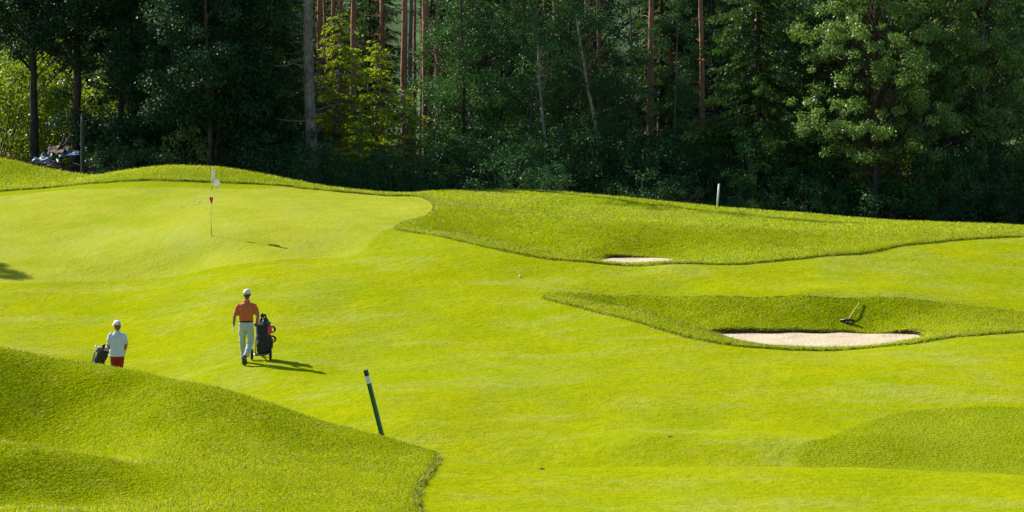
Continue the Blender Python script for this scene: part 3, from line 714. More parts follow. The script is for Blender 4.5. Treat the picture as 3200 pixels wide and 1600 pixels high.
# ---- middle: green trees
put(ALDER, 1450, 113, 'dense green leafy tree right of the stout orange-brown pine', rz=1.1, s=.93)
put(ALDER, 1560, 115, 'dense green leafy tree in the middle of the wood, second from the pines', rz=2.9)
put(BIRCH, 1650, 112, 'small green birch left of the slender pale-stemmed tree', rz=.3, s=.9)
put(ALDER, 1775, 117, 'green leafy tree just left of the orange pine with the leaning trunk', rz=4.1, s=1.02)
put(BIRCH, 1985, 112, 'green birch between the leaning pale trunk and the white stake', rz=2.2, s=.9)
put(BIRCH, 2110, 111, 'green birch above the white stake to its left', rz=5.0, s=.8)
put(ALDER, 2235, 124, 'leafy tree behind the white stake', rz=.7)
# ---- right: spruces and silvery trees
put(SPR, 2370, 109.5, 'large drooping spruce with hanging branches right of the white stake', rz=.5)
put(SPR, 2545, 111.5, 'drooping spruce just left of the bright silvery-leaved tree', rz=2.4, s=1.05)
put(POPLAR, 2735, 105.2, 'bright silvery-leaved tree catching the sun, largest on the right', rz=1.2, s=1.0)
put(POPLAR2, 2875, 107.5, 'tall leafy tree with the pale trunk right of the bright silvery tree', rz=3.4, s=1.03)
put(POPLAR2, 3085, 107, 'broad leafy tree near the right edge of the wood', rz=5.2, s=.97)
put(SLIM, 2622, 109, 'dark slim-trunked tree between the spruces and the bright silvery tree', rz=.2, s=.85)
put(OAK2, 3010, 113, 'dark tree between the last two silvery-leaved trees', rz=2.6, s=.95)
put(OAK2, 3230, 110, 'dark tree at the right end of the wood', rz=4.4, s=.95)
# ---- shrubs along the edge
shr = [(SHR3,-40,116,1.5),(SHR3,40,118,1.6),(SHR3,110,121,1.8),(SHR3,175,118,1.5),(SHR3,262,117,1.35),(SHR3,320,118,1.2),(SHR3,-10,122,1.9),(SHR3,230,122,1.7),(SHR2,350,109,.9),(SHR2,440,108,1.0),(SHR2,540,109,.9),(SHR,590,112,1.25),
  (SHR2,730,109,1.0),(SHR2,820,107,1.1),(SHR2,900,106,1.2),(SHR2,985,105,1.2),(SHR2,1060,105,.9),(SHR,1130,105,.75),(SHR,1215,106,.8),(SHR,1300,106,.85),(SHR,1370,108,.9),
  (SHR2,1010,107,1.0),(SHR2,1180,107,1.0),(SHR2,1430,108,1.2),(SHR2,1500,109,1.1),(SHR2,1570,108,1.0),(SHR,1640,108,.8),(SHR2,1700,109,1.0),(SHR2,1770,109,1.3),(SHR,1850,109,1.1),(SHR2,1920,110,1.3),
  (SHR2,1990,109,1.1),(SHR2,2060,109,1.3),(SHR2,2140,109,1.1),(SHR,2210,111,1.2),(SHR2,2290,108,.9),(SHR,2370,107,1.0),(SHR2,2440,108,1.2),(SHR2,2520,107,1.0),(SHR,2590,107,1.0),
  (SHR3,2600,114,1.1),(SHR,2660,107,.9),(SHR3,2690,107.5,1.2),(SHR3,2800,108,1.3),(SHR,2480,109,1.3),(SHR,2310,110,1.2),(SHR2,2740,106,.9),(SHR3,2800,113,1.2),(SHR,2880,106,.9),(SHR2,2950,105,1.2),(SHR,3010,105,1.0),(SHR2,3080,106,1.3),(SHR2,3160,105,1.2),(SHR,3230,105,1.1),
  (SHR3,3170,112,1.1)]
def shlabel(p, px):
    if p is SHR3: return ('sunlit yellow-green shrub behind the dark trunks and tarp at the far left' if px < 700 else 'yellow-green shrub glowing between the trunks on the right'), ('sunlit shrubs at the far left' if px < 700 else 'sunlit shrubs between the right trunks')
    side = 'left of the big grey trunk' if px < 990 else 'below the young spruces and pines' if px < 1400 else 'below the green middle trees' if px < 2150 else 'below the drooping spruces' if px < 2620 else 'below the silvery-leaved trees'
    kind = 'mid-green rounded shrub' if p is SHR else 'dark shaded shrub'
    return kind+' at the wood edge, '+side, kind+'s '+side
for (p, px, Y, s) in shr:
    lb, gp = shlabel(p, px); put(p, px, Y, lb, 'shrub', gp, s*rng.uniform(.92, 1.08))
for i in range(34):
    px = 850+i*72+rng.uniform(-25, 25); Y = 104.5+rng.uniform(-.3, 2.0)+ (1 if 1300 < px < 2200 else 0)
    if abs(px-2246) < 60: continue
    sd_ = shlabel(SHR4, px)[0].split('edge, ')[1]
    put(SHR4, px, Y+rng.uniform(-.2, 1.2), 'low leafy bush where the mown grass ends, '+sd_, 'shrub', 'low bushes '+sd_, rng.uniform(.4, 1.25), sx=rng.uniform(.9, 1.4))
# ---- deep wood
deep = [(SPR, 'dark spruce standing deep in the wood', 'dark spruces deep in the wood'), (SPR2, 'dark bare-stemmed spruce deep in the wood', 'bare-stemmed spruces deep in the wood'), (OAK, 'dark leafy tree deep in the wood', 'dark leafy trees deep in the wood'), (PINE2, 'slim pine trunk far back in the wood', 'slim pines far back in the wood')]
SH = np.array([-1.06, .76]); SH /= np.linalg.norm(SH)
LIT = [(-7.5, 111), (-5.5, 112), (-4.5, 110), (15, 105.5), (17.5, 107.5), (19.8, 107), (-20, 117), (-18, 118), (-17, 117)]
def blocked(x, y, t):
    for (a, b) in LIT:
        v = np.array([x-a, y-b]); al = v @ SH; pe = abs(v[0]*SH[1]-v[1]*SH[0])
        if -1 < al < 14 and pe < (1.5 if t == 3 else 3.6): return True
    return False
for row, (Y0, stepx, kinds) in enumerate([(126, 190, (0, 1, 2, 3)), (134, 170, (1, 0, 3, 2)), (143, 150, (0, 2, 1, 3)), (153, 140, (0, 1, 0, 2)), (164, 130, (2, 0, 1, 0))]):
    px = -150+rng.uniform(0, 80); k = 0
    while px < 3400:
        t = kinds[k % 4]; k += 1
        if row < 3 and 950 < px < 1400: t = 3 if row < 2 else (3, 1)[k % 2]
        pr, lb, gp = deep[t]; Yd = Y0+rng.uniform(-3, 3); Xd = (px-1600)*Yd/F
        if blocked(Xd, Yd, t) or (t != 3 and (1190 < px < 1450 or 1890 < px < 2050 or 3120 < px < 3185)): px += stepx*.6; continue
        put(pr, px, Yd, lb, 'tree', gp, rng.uniform(.85, 1.15))
        px += stepx*rng.uniform(.75, 1.25)
EDGE_TREE = copy_tree(OAK); EDGE_TREE.location = (-24.1, 83.5, float(height(-24.1, 83.5))); EDGE_TREE.scale = (.55, .55, .62)
tag(EDGE_TREE, 'small dark tree left of the putting green that shades its left edge', 'tree'); EDGE_TREE.rotation_euler = (0, 0, 1.0)
# ---- weeds and fallen branches at the foot of the wood
def weed_pos(k, y0, y1):
    y = rng.uniform(y0, y1, k); x = rng.uniform(-.21, .21, k)*y; return x, y
x, y = weed_pos(60000, 103.5, 112); kx = (grid_val(wood, x, y) > .1); x, y = x[kx], y[kx]
blades('undergrowth', x, y, rng.uniform(.15, .75, len(x))*(.5+.8*patch(x, y)), rng.uniform(.02, .05, len(x)), LF_MID, 'tall shaded weeds along the foot of the wood', .35)
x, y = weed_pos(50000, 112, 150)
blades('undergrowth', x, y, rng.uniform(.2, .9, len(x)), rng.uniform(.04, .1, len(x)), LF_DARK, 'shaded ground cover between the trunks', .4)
x = rng.uniform(-23, -14.5, 9000); y = rng.uniform(101.5, 108, 9000)
DRY = leaf_mat('dry_weeds', (.10, .085, .03), (.22, .17, .06), .3, .6, .2, (1.3, 1.1, .5))
blades('dry_weeds', x, y, rng.uniform(.3, 1.1, 9000)*(.4+.8*patch(x*1.4, y)), rng.uniform(.015, .035, 9000), DRY, 'dry brown weeds around the tarp-covered pile', .18)
HILL = simple('hill_wood', (.05, .09, .04), .95, var=.5, scale=.05, bmp=0, spec=0)
hx = np.linspace(-1500, 1500, 90); hy = np.linspace(500, 1400, 30); HX, HY = np.meshgrid(hx, hy)
HZ = 30*sst(HY, 500, 900)*(1+.4*np.sin(HX*.006)+.2*np.sin(HX*.017+2))+4*np.sin(HX*.05)*np.sin(HY*.04)
ii = np.arange(HX.size).reshape(HX.shape); hq = np.stack([ii[:-1,:-1], ii[:-1,1:], ii[1:,1:], ii[1:,:-1]], -1).reshape(-1,4)
tag(mesh_np('hills', np.stack([HX, HY, HZ], -1).reshape(-1,3), hq, HILL, smooth=True), kind='structure')
# ------------------------------------------------------------------ objects
def gpos(px, py, **k):
    x, y = ray(px, py, **k); return (x, y, float(height(x, y)))
WHITE = simple('white_paint', (.62, .62, .60), .5, var=.06, bmp=.05)
DKGREEN = simple('dark_green_paint', (.006, .085, .028), .45, var=.2, bmp=.1)
BLACK = simple('black_plastic', (.012, .012, .015), .45, var=.3)
RUBBER = simple('rubber', (.015, .015, .016), .8, var=.2)
NAVY = simple('navy_nylon', (.006, .013, .045), .6, var=.35, scale=8, bmp=.4, bd=.01)
BLKNYL = simple('black_nylon', (.012, .013, .020), .55, var=.4, scale=9, bmp=.5, bd=.012)
GREYNYL = simple('grey_nylon', (.20, .20, .20), .6, var=.25, scale=9, bmp=.4, bd=.01)
PINK = simple('crimson_nylon', (.60, .03, .085), .6, var=.2, scale=10)
CHROME = simple('brushed_metal', (.55, .55, .56), .28, metal=.9, var=.1)
DMETAL = simple('dark_metal', (.10, .10, .11), .35, metal=.8, var=.2)
YELLOW = simple('yellow_paint', (.46, .38, .02), .45, var=.1)
REDWH = simple('red_cloth', (.60, .035, .03), .7, var=.2)
SKIN = simple('skin', (.26, .115, .06), .55, var=.10, scale=12, bmp=.1, bd=.002)
HAIR = simple('dark_hair', (.045, .028, .018), .6, var=.4, scale=60, bmp=.6)
HAIR2 = simple('auburn_hair', (.14, .055, .025), .6, var=.4, scale=60, bmp=.6)
ORANGE = simple('orange_cotton', (.42, .100, .034), .8, var=.10, scale=10, bmp=.3, bd=.01)
CREAM = simple('cream_cotton', (.34, .40, .41), .85, var=.06, scale=10, bmp=.3, bd=.01)
PALEB = simple('pale_cotton', (.40, .47, .58), .85, var=.06, scale=12, bmp=.3, bd=.01)
DKRED = simple('dark_red_cotton', (.20, .006, .010), .8, var=.15, scale=10, bmp=.3, bd=.01)
BELT = simple('belt_leather', (.03, .012, .012), .5, var=.2)
TARPM = simple('blue_tarp', (.018, .060, .15), .55, var=.35, scale=3, bmp=.7, bd=.05, spec=.6)
TARPL = simple('pale_plastic_sheet', (.085, .135, .18), .45, var=.3, scale=4, bmp=.7, bd=.05, spec=.6)

# ---- flagstick
x, y, z = gpos(660, 737, y0=76, y1=84)
fl = empty('flagstick', (x, y, z)); tag(fl, 'thin flagstick with a white flag standing on the putting green', 'flagstick')
def rod(name, segs, mat, parent, r, n=8):
    mb = MB()
    for a, b in segs: mb.tube([a, b], r, n)
    return mb.build(name, mat, parent)
top = 2.13; tl = .03
pt = lambda h: (tl*h/top, 0, h)
rod('pole', [(pt(-.05), pt(top))], simple('pole_pale', (.55, .55, .40), .4, var=.1), fl, .008)
rod('band', [(pt(0), pt(.36)), (pt(.98), pt(1.08)), (pt(1.42), pt(1.6))], simple('pole_band', (.16, .13, .02), .5), fl, .0105)
def cloth(name, mat, parent, org, W_, H_, fn, nx_=14, nz_=10, th=.004):
    V = []; Fq = []
    for i in range(nx_+1):
        for j in range(nz_+1):
            V.append(tuple(a+b for a, b in zip(org, fn(i/nx_, j/nz_))))
    for i in range(nx_):
        for j in range(nz_):
            a = i*(nz_+1)+j; Fq.append((a, a+nz_+1, a+nz_+2, a+1))
    o = mesh_np(name, V, Fq, mat, parent, True); sd = o.modifiers.new('t', 'SOLIDIFY'); sd.thickness = th; return o
FLAGM = leaf_mat('flag_cloth', (.60, .60, .58), (.68, .68, .66), .35, .8, .1, (1, 1, 1))
# limp drooping flag: wide at the hoist, hanging down to a point at the right
cloth('flag', FLAGM, fl, pt(0), 0, 0, lambda u, v: (.012+.26*u**.85*(.45+.55*(1-v))+.03*math.sin(u*8), .05*math.sin(u*7+v*2)*u+.03*u, top-.02-.36*v*(1-.5*u)-.50*u**1.1+.02*math.sin(u*9)*u))
REDFL = simple('red_flaglet', (.50, .05, .04), .7, var=.4, scale=9)
cloth('pennant', REDFL, fl, pt(1.23), 0, 0, lambda u, v: (-.075+.125*u*(1-.3*v)+.05*v*(1-u), -.03+.04*math.sin(u*6), .015-.17*v-.12*abs(u-.45)), 6, 6)
mb = MB(); mb.tube([(0,0,.004),(0,0,.012)], [.054,.052], 16); mb.build('cup_rim', simple('cup_white', (.7,.7,.65), .5), fl)
# ---- balls
for (px, py, lab, y0) in ((623, 632, 'white golf ball on the putting green left of the flagstick', 80), (1625, 867, 'white golf ball on the fairway below the far bunker', 70)):
    x, y, z = gpos(px, py, y0=y0, y1=y0+14)
    mb = MB(); mb.ell((0,0,0), (.0214*1.5,)*3, None, 16, 10); o = mb.build('golf_ball', WHITE); o.location = (x, y, z+.03); tag(o, lab, 'golf ball', 'golf balls lying on the grass')
# ---- fallen leaves / divots
LEAFM = simple('dead_leaf', (.09, .05, .02), .8, var=.3)
for (px, py, lab, y0) in ((2091, 1366, 'dark dead leaf lying on the fairway below the near bunker', 49), (1690, 1468, 'dark dead leaf on the near grass terrace at the bottom middle', 42)):
    x, y, z = gpos(px, py, y0=y0, y1=y0+8)
    V = [(0,0,.01),(.07,.02,.05),(.13,.0,.02),(.06,-.04,.035),(-.06,.02,.045),(-.03,-.05,.02)]
    o = mesh_np('dead_leaf', V, [(0,3,2,1),(0,1,4,5)], LEAFM); so_ = o.modifiers.new('t','SOLIDIFY'); so_.thickness = .006
    o.location = (x, y, z); o.scale = (.6, .6, .6); tag(o, lab, 'leaf', 'dead leaves on the mown grass')
# ---- green distance post with white band
x, y = wp(1200, 1360, 46.9)[:2]; z = float(height(x, y))
ps = empty('marker_post', (x, y, z)); tag(ps, 'dark green post with a white band, leaning left on the near hill', 'marker post')
base = Vector((0, 0, -.1)); tp = Vector(wp(1146, 1153, 46.9))-Vector((x, y, z)); dr = tp.normalized(); L_ = tp.length
def sqpost(name, a, b, w, mat, parent):
    mb = MB(); mb.tube([base+dr*(a), base+dr*(a+.006), base+dr*(b-.006), base+dr*b], [w*.92, w, w, w*.92], 4, up=(1, .35, 0)); return mb.build(name, mat, parent, smooth=False)
sqpost('shaft', 0, L_-.17, .045, DKGREEN, ps); sqpost('white_band', L_-.17, L_-.03, .047, WHITE, ps); sqpost('cap', L_-.03, L_+.085, .045, simple('dark_cap', (.006,.022,.012), .5), ps)
# ---- white stake at the wood
Ys = 103.5; x, y, zt = wp(2246, 576, Ys); z = float(height(x, y))
st = empty('boundary_stake', (x-.06, y, z)); tag(st, 'white stake standing in front of the wood right of centre', 'stake')
mb = MB(); hh = zt-z; mb.tube([(-.02,0,-.15), (.02,0,hh*.35), (.075,0,hh)], [.036,.042,.042], 6); mb.build('shaft', WHITE, st)
mb = MB(); mb.tube([(.075,0,hh), (.077,0,hh+.03)], [.042,.02], 6); mb.build('tip', WHITE, st)
# ---- rake
hx_, hy_, hz_ = gpos(2648, 1019, y0=66, y1=72)
ex_, ey_, ez_ = gpos(2686, 964, y0=67, y1=73)
rk = empty('bunker_rake', (hx_, hy_, hz_)); tag(rk, 'bunker rake with yellow handle lying on the bank above the sand', 'rake')
d = Vector((ex_-hx_, ey_-hy_, ez_-hz_+.03)); 
mb = MB(); mb.tube([Vector((0,0,.04)), Vector((0,0,.04))+d*.5+Vector((0,0,.02)), Vector((0,0,.04))+d], .017, 8); mb.build('handle', YELLOW, rk)
mb = MB(); e1 = Vector((0,0,.04))+d; mb.tube([e1, e1+d.normalized()*.07], .022, 8); mb.build('grip', BLACK, rk)
mb = MB(); mb.tube([Vector((0,0,.04))-d.normalized()*.06, Vector((0,0,.04))+d.normalized()*.07], .028, 8); mb.build('socket', BLACK, rk)
hl = Vector(wp(2625, 1008, hy_+.1)); hr = Vector(wp(2670, 1022, hy_-.05)); c0 = Vector((hx_, hy_, hz_))
rotm = Matrix.Rotation(0, 3, 'Z'); a_ = hl-c0; b_ = hr-c0; a_.z = max(a_.z, .07); b_.z = .08
mb = MB(); mb.tube([a_, a_*.5+b_*.5+Vector((0,.03,.02)), b_], .055, 6, flat=.55, up=(0,0,1)); mb.build('head', BLACK, rk)
mb = MB()
for k in range(12):
    q = a_.lerp(b_, (k+.5)/12)+Vector((0,0,-.02)); mb.tube([q, q+Vector((0,-.09,-.06))], [.009,.004], 5)
mb.build('teeth', BLACK, rk)

# ---- tarp-covered pile at the far left
Yp = 106.0
bx_, by_ = at(190, Yp); bz_ = float(height(bx_, by_))
pl = empty('brushwood_pile', (bx_, by_, bz_)); tag(pl, 'brushwood pile under crumpled blue tarpaulin at the foot of the far left trees', 'pile')
S_ = Yp/F
pz = lambda py: CZ-(py-YH)*Yp/F-bz_
pr_ = lambda px, py, dy=0: Vector(((px-190)*S_, dy, pz(py)))
mb = MB(); r3 = random.Random(4)
for k in range(46):
    xx = r3.uniform(-60, 70); l = r3.uniform(.5, 1.6); a = r3.uniform(-.5, .5); zc_ = r3.uniform(515, 565)
    c = pr_(190+xx, zc_, r3.uniform(-.2, .9)); v = Vector((math.cos(a), r3.uniform(-.5,.5), math.sin(a)*.6))*l*.5
    mb.tube([c-v, c+Vector((0,0,r3.uniform(-.05,.05))), c+v], [r3.uniform(.02,.05), .04, .02], 6)
mb.tube([pr_(180,470,.2), pr_(192,445,.3), pr_(200,418,.3)], [.06,.05,.03], 6); mb.tube([pr_(170,478,.2), pr_(200,450,.4), pr_(214,425,.4)], [.05,.05,.03], 6)
mb.build('branches', simple('dead_wood', (.035,.024,.016), .9, var=.5), pl)
from mathutils import noise as nz
def sheet(name, mat, corners, crumple, nu=26, nv=20, seed=0, dep=.4):
    V = []; Fq = []; A, B, Cc, D = corners
    for i in range(nu+1):
        for j in range(nv+1):
            u, v = i/nu, j/nv; p = A.lerp(B, u).lerp(D.lerp(Cc, u), v)
            q = Vector((p.x*1.7+seed, p.y*1.7, p.z*1.7)); p = p+Vector((nz.noise(q*1.6)*crumple*.8, nz.noise(q+Vector((9,0,0)))*crumple*1.6-abs(nz.noise(q*3))*crumple, nz.noise(q*2.2+Vector((0,7,0)))*crumple*.8))
            V.append(tuple(p))
    for i in range(nu):
        for j in range(nv):
            a = i*(nv+1)+j; Fq.append((a, a+nv+1, a+nv+2, a+1))
    o = mesh_np(name, V, Fq, mat, pl, True); sd = o.modifiers.new('t', 'SOLIDIFY'); sd.thickness = .01; return o
sheet('tarpaulin', TARPM, [pr_(176,484,.9), pr_(190,470,.9), pr_(188,520,-.45), pr_(170,512,-.4)], .16, seed=3)
sheet('tarpaulin', TARPM, [pr_(186,470,.9), pr_(252,476,.8), pr_(248,484,-.3), pr_(184,482,-.4)], .14, seed=9)
sheet('plastic_sheet', TARPL, [pr_(136,478,.7), pr_(168,478,.7), pr_(158,510,-.5), pr_(112,508,-.5)], .30, seed=5)
BRWN = simple('brown_sheet', (.045,.028,.02), .8, var=.4)
sheet('cover_board', BRWN, [pr_(140,456,1.0), pr_(210,462,1.0), pr_(200,476,-.4), pr_(156,478,-.4)], .12, seed=12)
# ---- thin dark post beside the pile
x, y = at(258, 104.0); z = float(height(x, y))
tp_ = empty('wooden_pole', (x, y, z)); tag(tp_, 'thin dark upright pole right of the blue tarp', 'pole')
mb = MB(); mb.tube([(0,0,-.2),(.01,0,1.2),(0,.02,3.0),(-.01,0,3.35)], [.09,.085,.075,.06], 8); mb.build('shaft', simple('dark_pole', (.012,.028,.02), .8), tp_)
mb = MB(); mb.tube([(-.01,0,3.33),(-.01,0,3.40)], [.068,.05], 8); mb.build('cap', simple('dark_pole_cap', (.02,.02,.02), .8), tp_)

# ------------------------------------------------------------------ people
def arm(mb, S0, E, Wr, r=(.062, .048, .04, .028)):
    S0, E, Wr = map(Vector, (S0, E, Wr)); mb.tube([S0, S0.lerp(E, .5), E, E.lerp(Wr, .35), Wr], [r[0], r[1]*1.02, r[2], r[2]*1.0, r[3]], 12)
def hand(mb, Wr, direc, palm_n, spread=.2, curl=.5, scale=1.0, side=1):
    """palm and five separate fingers; direc: along the hand, palm_n: the way the palm faces"""
    d = Vector(direc).normalized(); pn = Vector(palm_n); pn = (pn-d*pn.dot(d)).normalized(); w = d.cross(pn)*side
    s = scale; Wr = Vector(Wr)
    rings = []
    for t, hw, ht in ((0,.026,.020),(.03,.034,.018),(.07,.042,.016),(.095,.040,.013)):
        c = Wr+d*t*s; rings.append([c+w*math.cos(a)*hw*s+pn*math.sin(a)*ht*s for a in np.linspace(0, 2*math.pi, 12, endpoint=False)])
    mb.ring_loft(rings)
    for k, (off, ln) in enumerate(((-.030,.070),(-.010,.082),(.011,.076),(.031,.060))):
        p = Wr+d*.085*s+w*off*s; dd = (d+w*off*spread*12).normalized(); pts = [p]
        for q in range(3):
            dd = (dd+pn*curl*.55).normalized(); p = p+dd*ln*s/3*(1.15-.15*q); pts.append(p)
        mb.tube(pts, [.0095*s,.009*s,.0085*s,.0065*s], 8)
    p = Wr+d*.025*s-w*.026*s; dd = (d*.7-w*.7+pn*.3).normalized(); pts = [p]
    for q in range(3): p = p+dd*.026*s; pts.append(p); dd = (dd+d*.35+pn*.25*curl).normalized()
    mb.tube(pts, [.013*s,.012*s,.010*s,.008*s], 8)
def head(mb, c, yaw=0, s=1.0):
    """c: centre of the skull; face looks towards +y rotated by yaw"""
    c = Vector(c); Rz = Matrix.Rotation(yaw, 3, 'Z'); P = lambda x, y, z: c+Rz @ Vector((x*s, y*s, z*s))
    mb.ell(c+Rz @ Vector((0, -.008*s, .022*s)), (.077*s, .096*s, .098*s), Rz, 18, 12)
    mb.ell(P(0, .030, -.040), (.060*s, .066*s, .078*s), Rz, 16, 10)     # face and jaw
    mb.ell(P(0, .074, -.098), (.024*s, .020*s, .018*s), Rz, 10, 8)      # chin
    mb.tube([P(0, .090, .015), P(0, .108, -.020), P(0, .113, -.038), P(0, .095, -.047)], [.010*s, .013*s, .016*s, .012*s], 8)   # nose
    for sx in (-1, 1):
        mb.ell(P(sx*.080, -.006, -.012), (.010*s, .020*s, .032*s), Rz, 10, 8)   # ears
        mb.ell(P(sx*.030, .078, .012), (.018*s, .014*s, .010*s), Rz, 8, 6)       # brow
    mb.ell(P(0, .092, -.068), (.024*s, .010*s, .009*s), Rz, 10, 6)      # mouth
    return P
def eyes(P, parent, s):
    for sx in (-1, 1):
        mb = MB(); mb.ell(P(sx*.031, .084, -.004), (.0115*s,)*3, None, 10, 8); mb.build('eye', simple('eye_white', (.6,.6,.58), .3), parent)
def shoe(parent, heel, toe, up, mat=None, w=.048):
    h, t, up = Vector(heel), Vector(toe), Vector(up).normalized(); d = (t-h).normalized(); u = (up-d*up.dot(d)).normalized(); side = d.cross(u); L = (t-h).length
    mb = MB(); rings = []
    for f, hw, hh_ in ((-.02,.55,.06),(.05,.8,.085),(.2,.85,.10),(.4,.85,.085),(.6,1.0,.06),(.8,1.02,.048),(.95,.7,.035),(1.02,.3,.02)):
        c = h+d*L*f; rings.append([c+side*math.cos(a)*w*hw+u*(hh_*.5+math.sin(a)*hh_*.5) for a in np.linspace(0, 2*math.pi, 14, endpoint=False)])
    mb.ring_loft(rings); o = mb.build('shoe', mat or BLACK, parent, remesh=.006, smooth_it=3)
    mb = MB(); rings = []
    for f, hw in ((-.03,.6),(.08,.95),(.3,.85),(.6,1.08),(.85,1.05),(1.03,.5)):
        c = h+d*L*f; rings.append([c+side*sx*w*hw+u*uu for sx, uu in ((-1,-.012),(1,-.012),(1,.014),(-1,.014))])
    mb.ring_loft(rings); mb.build('sole', simple('sole_rubber', (.03,.03,.035), .7), o, smooth=False); return o
def cap_mesh(parent, c, yaw, s, mat, pony=False, brim=1.0):
    c = Vector(c); Rz = Matrix.Rotation(yaw, 3, 'Z')
    rings = []; n = 28
    for i in range(9):
        th = i/8*math.pi/2*.98
        ring = []
        for j in range(n):
            a = 2*math.pi*j/n; r = math.cos(th)**.8; z0 = .012
            # opening cut at the back (-y): raise the rim there
            lift = .042*max(0, math.cos(a+math.pi/2))**12 if i == 0 else (.02*max(0, math.cos(a+math.pi/2))**12 if i == 1 else 0)
            ring.append(c+Rz @ Vector((math.cos(a)*.090*r*s, (math.sin(a)*.108*r-.006)*s, (z0+.105*math.sin(th)**.9+lift)*s)))
        rings.append(ring)
    mb = MB(); mb.ring_loft(rings, cap=False); o = mb.build('cap', mat, parent)
    sd = o.modifiers.new('t', 'SOLIDIFY'); sd.thickness = .006
    V = []; Fq = []
    for i in range(7):
        for j in range(13):
            a = math.pi*(j/12); u = i/6; r0x, r0y = .086, .094; rx, ry = r0x*(1-.12*u), r0y+.085*u*brim*math.sin(a)**.6
            V.append(tuple(c+Rz @ Vector((math.cos(a)*rx*s, (math.sin(a)*ry)*s, (.020-.030*u*u-.012*abs(math.cos(a))*u)*s))))
    for i in range(6):
        for j in range(12): a = i*13+j; Fq.append((a, a+1, a+14, a+13))
    b = mesh_np('peak', V, Fq, mat, o, True); sd = b.modifiers.new('t', 'SOLIDIFY'); sd.thickness = .005
    mb = MB(); mb.ell(c+Rz @ Vector((0,-.004*s,.118*s)), (.009*s,.009*s,.006*s), None, 8, 6); mb.build('button', mat, o)
    mb = MB(); mb.tube([c+Rz @ Vector((math.sin(t)*.080*s, -.006*s-math.cos(t)*.104*s, .014*s)) for t in np.linspace(-.6, .6, 7)], .006, 6, flat=1.6); mb.build('strap', mat, o)
    return o

# ---- the man
mx_, my_, mz_ = gpos(769, 1140, y0=59, y1=64)
man = empty('person', (mx_, my_, mz_)); tag(man, 'golfer in orange polo shirt, pale trousers and white cap pushing a golf trolley', 'person')
B = MB()
Lsh, Rsh = (-.175, .0, 1.420), (.195, .01, 1.420)
Lel, Rel = (-.275, -.03, 1.16), (.290, -.02, 1.17)
Lwr, Rwr = (-.300, .01, .925), (.235, .17, .985)
B.horiz([(0,0,.86,.13,.10),(0,0,.95,.155,.105),(0,.0,1.05,.15,.10),(.005,.01,1.2,.165,.105),(.01,.01,1.33,.185,.11),(.01,.01,1.42,.19,.095),(.01,.015,1.475,.12,.07),(.01,.02,1.50,.06,.058),(.012,.035,1.56,.055,.055),(.013,.04,1.62,.05,.055)], 22)
arm(B, Lsh, Lel, Lwr); arm(B, Rsh, Rel, Rwr)
hand(B, Lwr, (-.02,.1,-1), (1,.3,0), curl=.28, side=1, scale=1.02)
hand(B, Rwr, (-.08,.75,-.35), (-.2,-.2,-1), curl=1.5, spread=.05, side=-1)
RK, RA = (.115, .03, .56), (.015, -.23, .235)
LK, LA = (-.105, .13, .52), (-.085, .33, .10)
B.tube([(.085,0,.90),(.105,.02,.74),RK,(.085,-.09,.45),RA,(-.005,-.235,.17)], [.085,.085,.058,.056,.038,.04], 14)
B.tube([(-.085,0,.90),(-.10,.07,.74),LK,(-.098,.21,.38),LA,(-.085,.36,.06)], [.085,.085,.058,.056,.038,.04], 14)
HC = (.020, .045, 1.685)
P = head(B, HC, yaw=-.12)
B.build('body', SKIN, man, remesh=.0062, smooth_it=2)
eyes(P, man, 1)
mb = MB(); c = Vector(HC); mb.ell(c+Vector((0,-.022,-.012)), (.081,.088,.062), None, 18, 12); mb.ell(c+Vector((0,-.052,-.055)), (.055,.045,.035), None, 14, 8); mb.build('hair', HAIR, man, remesh=.008, smooth_it=2, noise=.004, nscale=40)
cap_mesh(man, Vector(HC)+Vector((0,0,.012)), -.12, 1.07, simple('cap_white', (.55,.56,.53), .8, var=.05))
# polo shirt
mb = MB()
mb.horiz([(0,0,1.045,.162,.118),(0,0,1.10,.168,.122),(0,-.003,1.2,.180,.125),(.005,0,1.30,.198,.128),(.008,.003,1.38,.208,.122),(.01,.005,1.44,.196,.105),(.01,.010,1.475,.150,.088),(.01,.014,1.495,.100,.076),(.011,.02,1.515,.070,.068)], 28, .92)
for (S0, E) in ((Lsh, Lel), (Rsh, Rel)):
    S0, E = Vector(S0), Vector(E); mb.tube([S0+Vector((-.04 if S0.x > 0 else .04, 0, .012)), S0, S0.lerp(E, .45), S0.lerp(E, .86)], [.052,.066,.067,.062], 16)
sh = mb.build('polo_shirt', ORANGE, man, remesh=.008, smooth_it=6, noise=.012, nscale=9)
mb = MB(); mb.tube([Vector((.012+.070*math.cos(t), .024+.066*math.sin(t), 1.522+.012*math.sin(t+math.pi))) for t in np.linspace(0, 2*math.pi, 20, endpoint=False)], .014, 8, flat=2.0, up=(0,0,1), closed=True); mb.build('collar', ORANGE, sh)
# trousers
mb = MB()
mb.horiz([(0,.0,.84,.155,.118),(0,0,.90,.172,.128),(0,0,.97,.170,.122),(0,0,1.045,.158,.113)], 26, .92)
mb.tube([(.08,0,.90),(.095,.005,.80),(.105,.025,.68),Vector(RK)+Vector((0,.0,0)),(.09,-.08,.46),(.04,-.19,.30),(.022,-.222,.235)], [.098,.098,.085,.076,.073,.070,.070], 18)
mb.tube([(-.08,0,.90),(-.09,.045,.80),(-.10,.095,.66),LK,(-.10,.21,.38),(-.09,.30,.19),(-.088,.335,.085)], [.098,.098,.085,.075,.073,.070,.074], 18)
mb.build('trousers', CREAM, man, remesh=.0085, smooth_it=4, noise=.014, nscale=8)
mb = MB(); mb.tube([Vector((.1645*math.cos(t), .119*math.sin(t), 1.045)) for t in np.linspace(0, 2*math.pi, 26, endpoint=False)], .014, 8, flat=1.5, up=(0,0,1), closed=True); mb.build('belt', BELT, man)
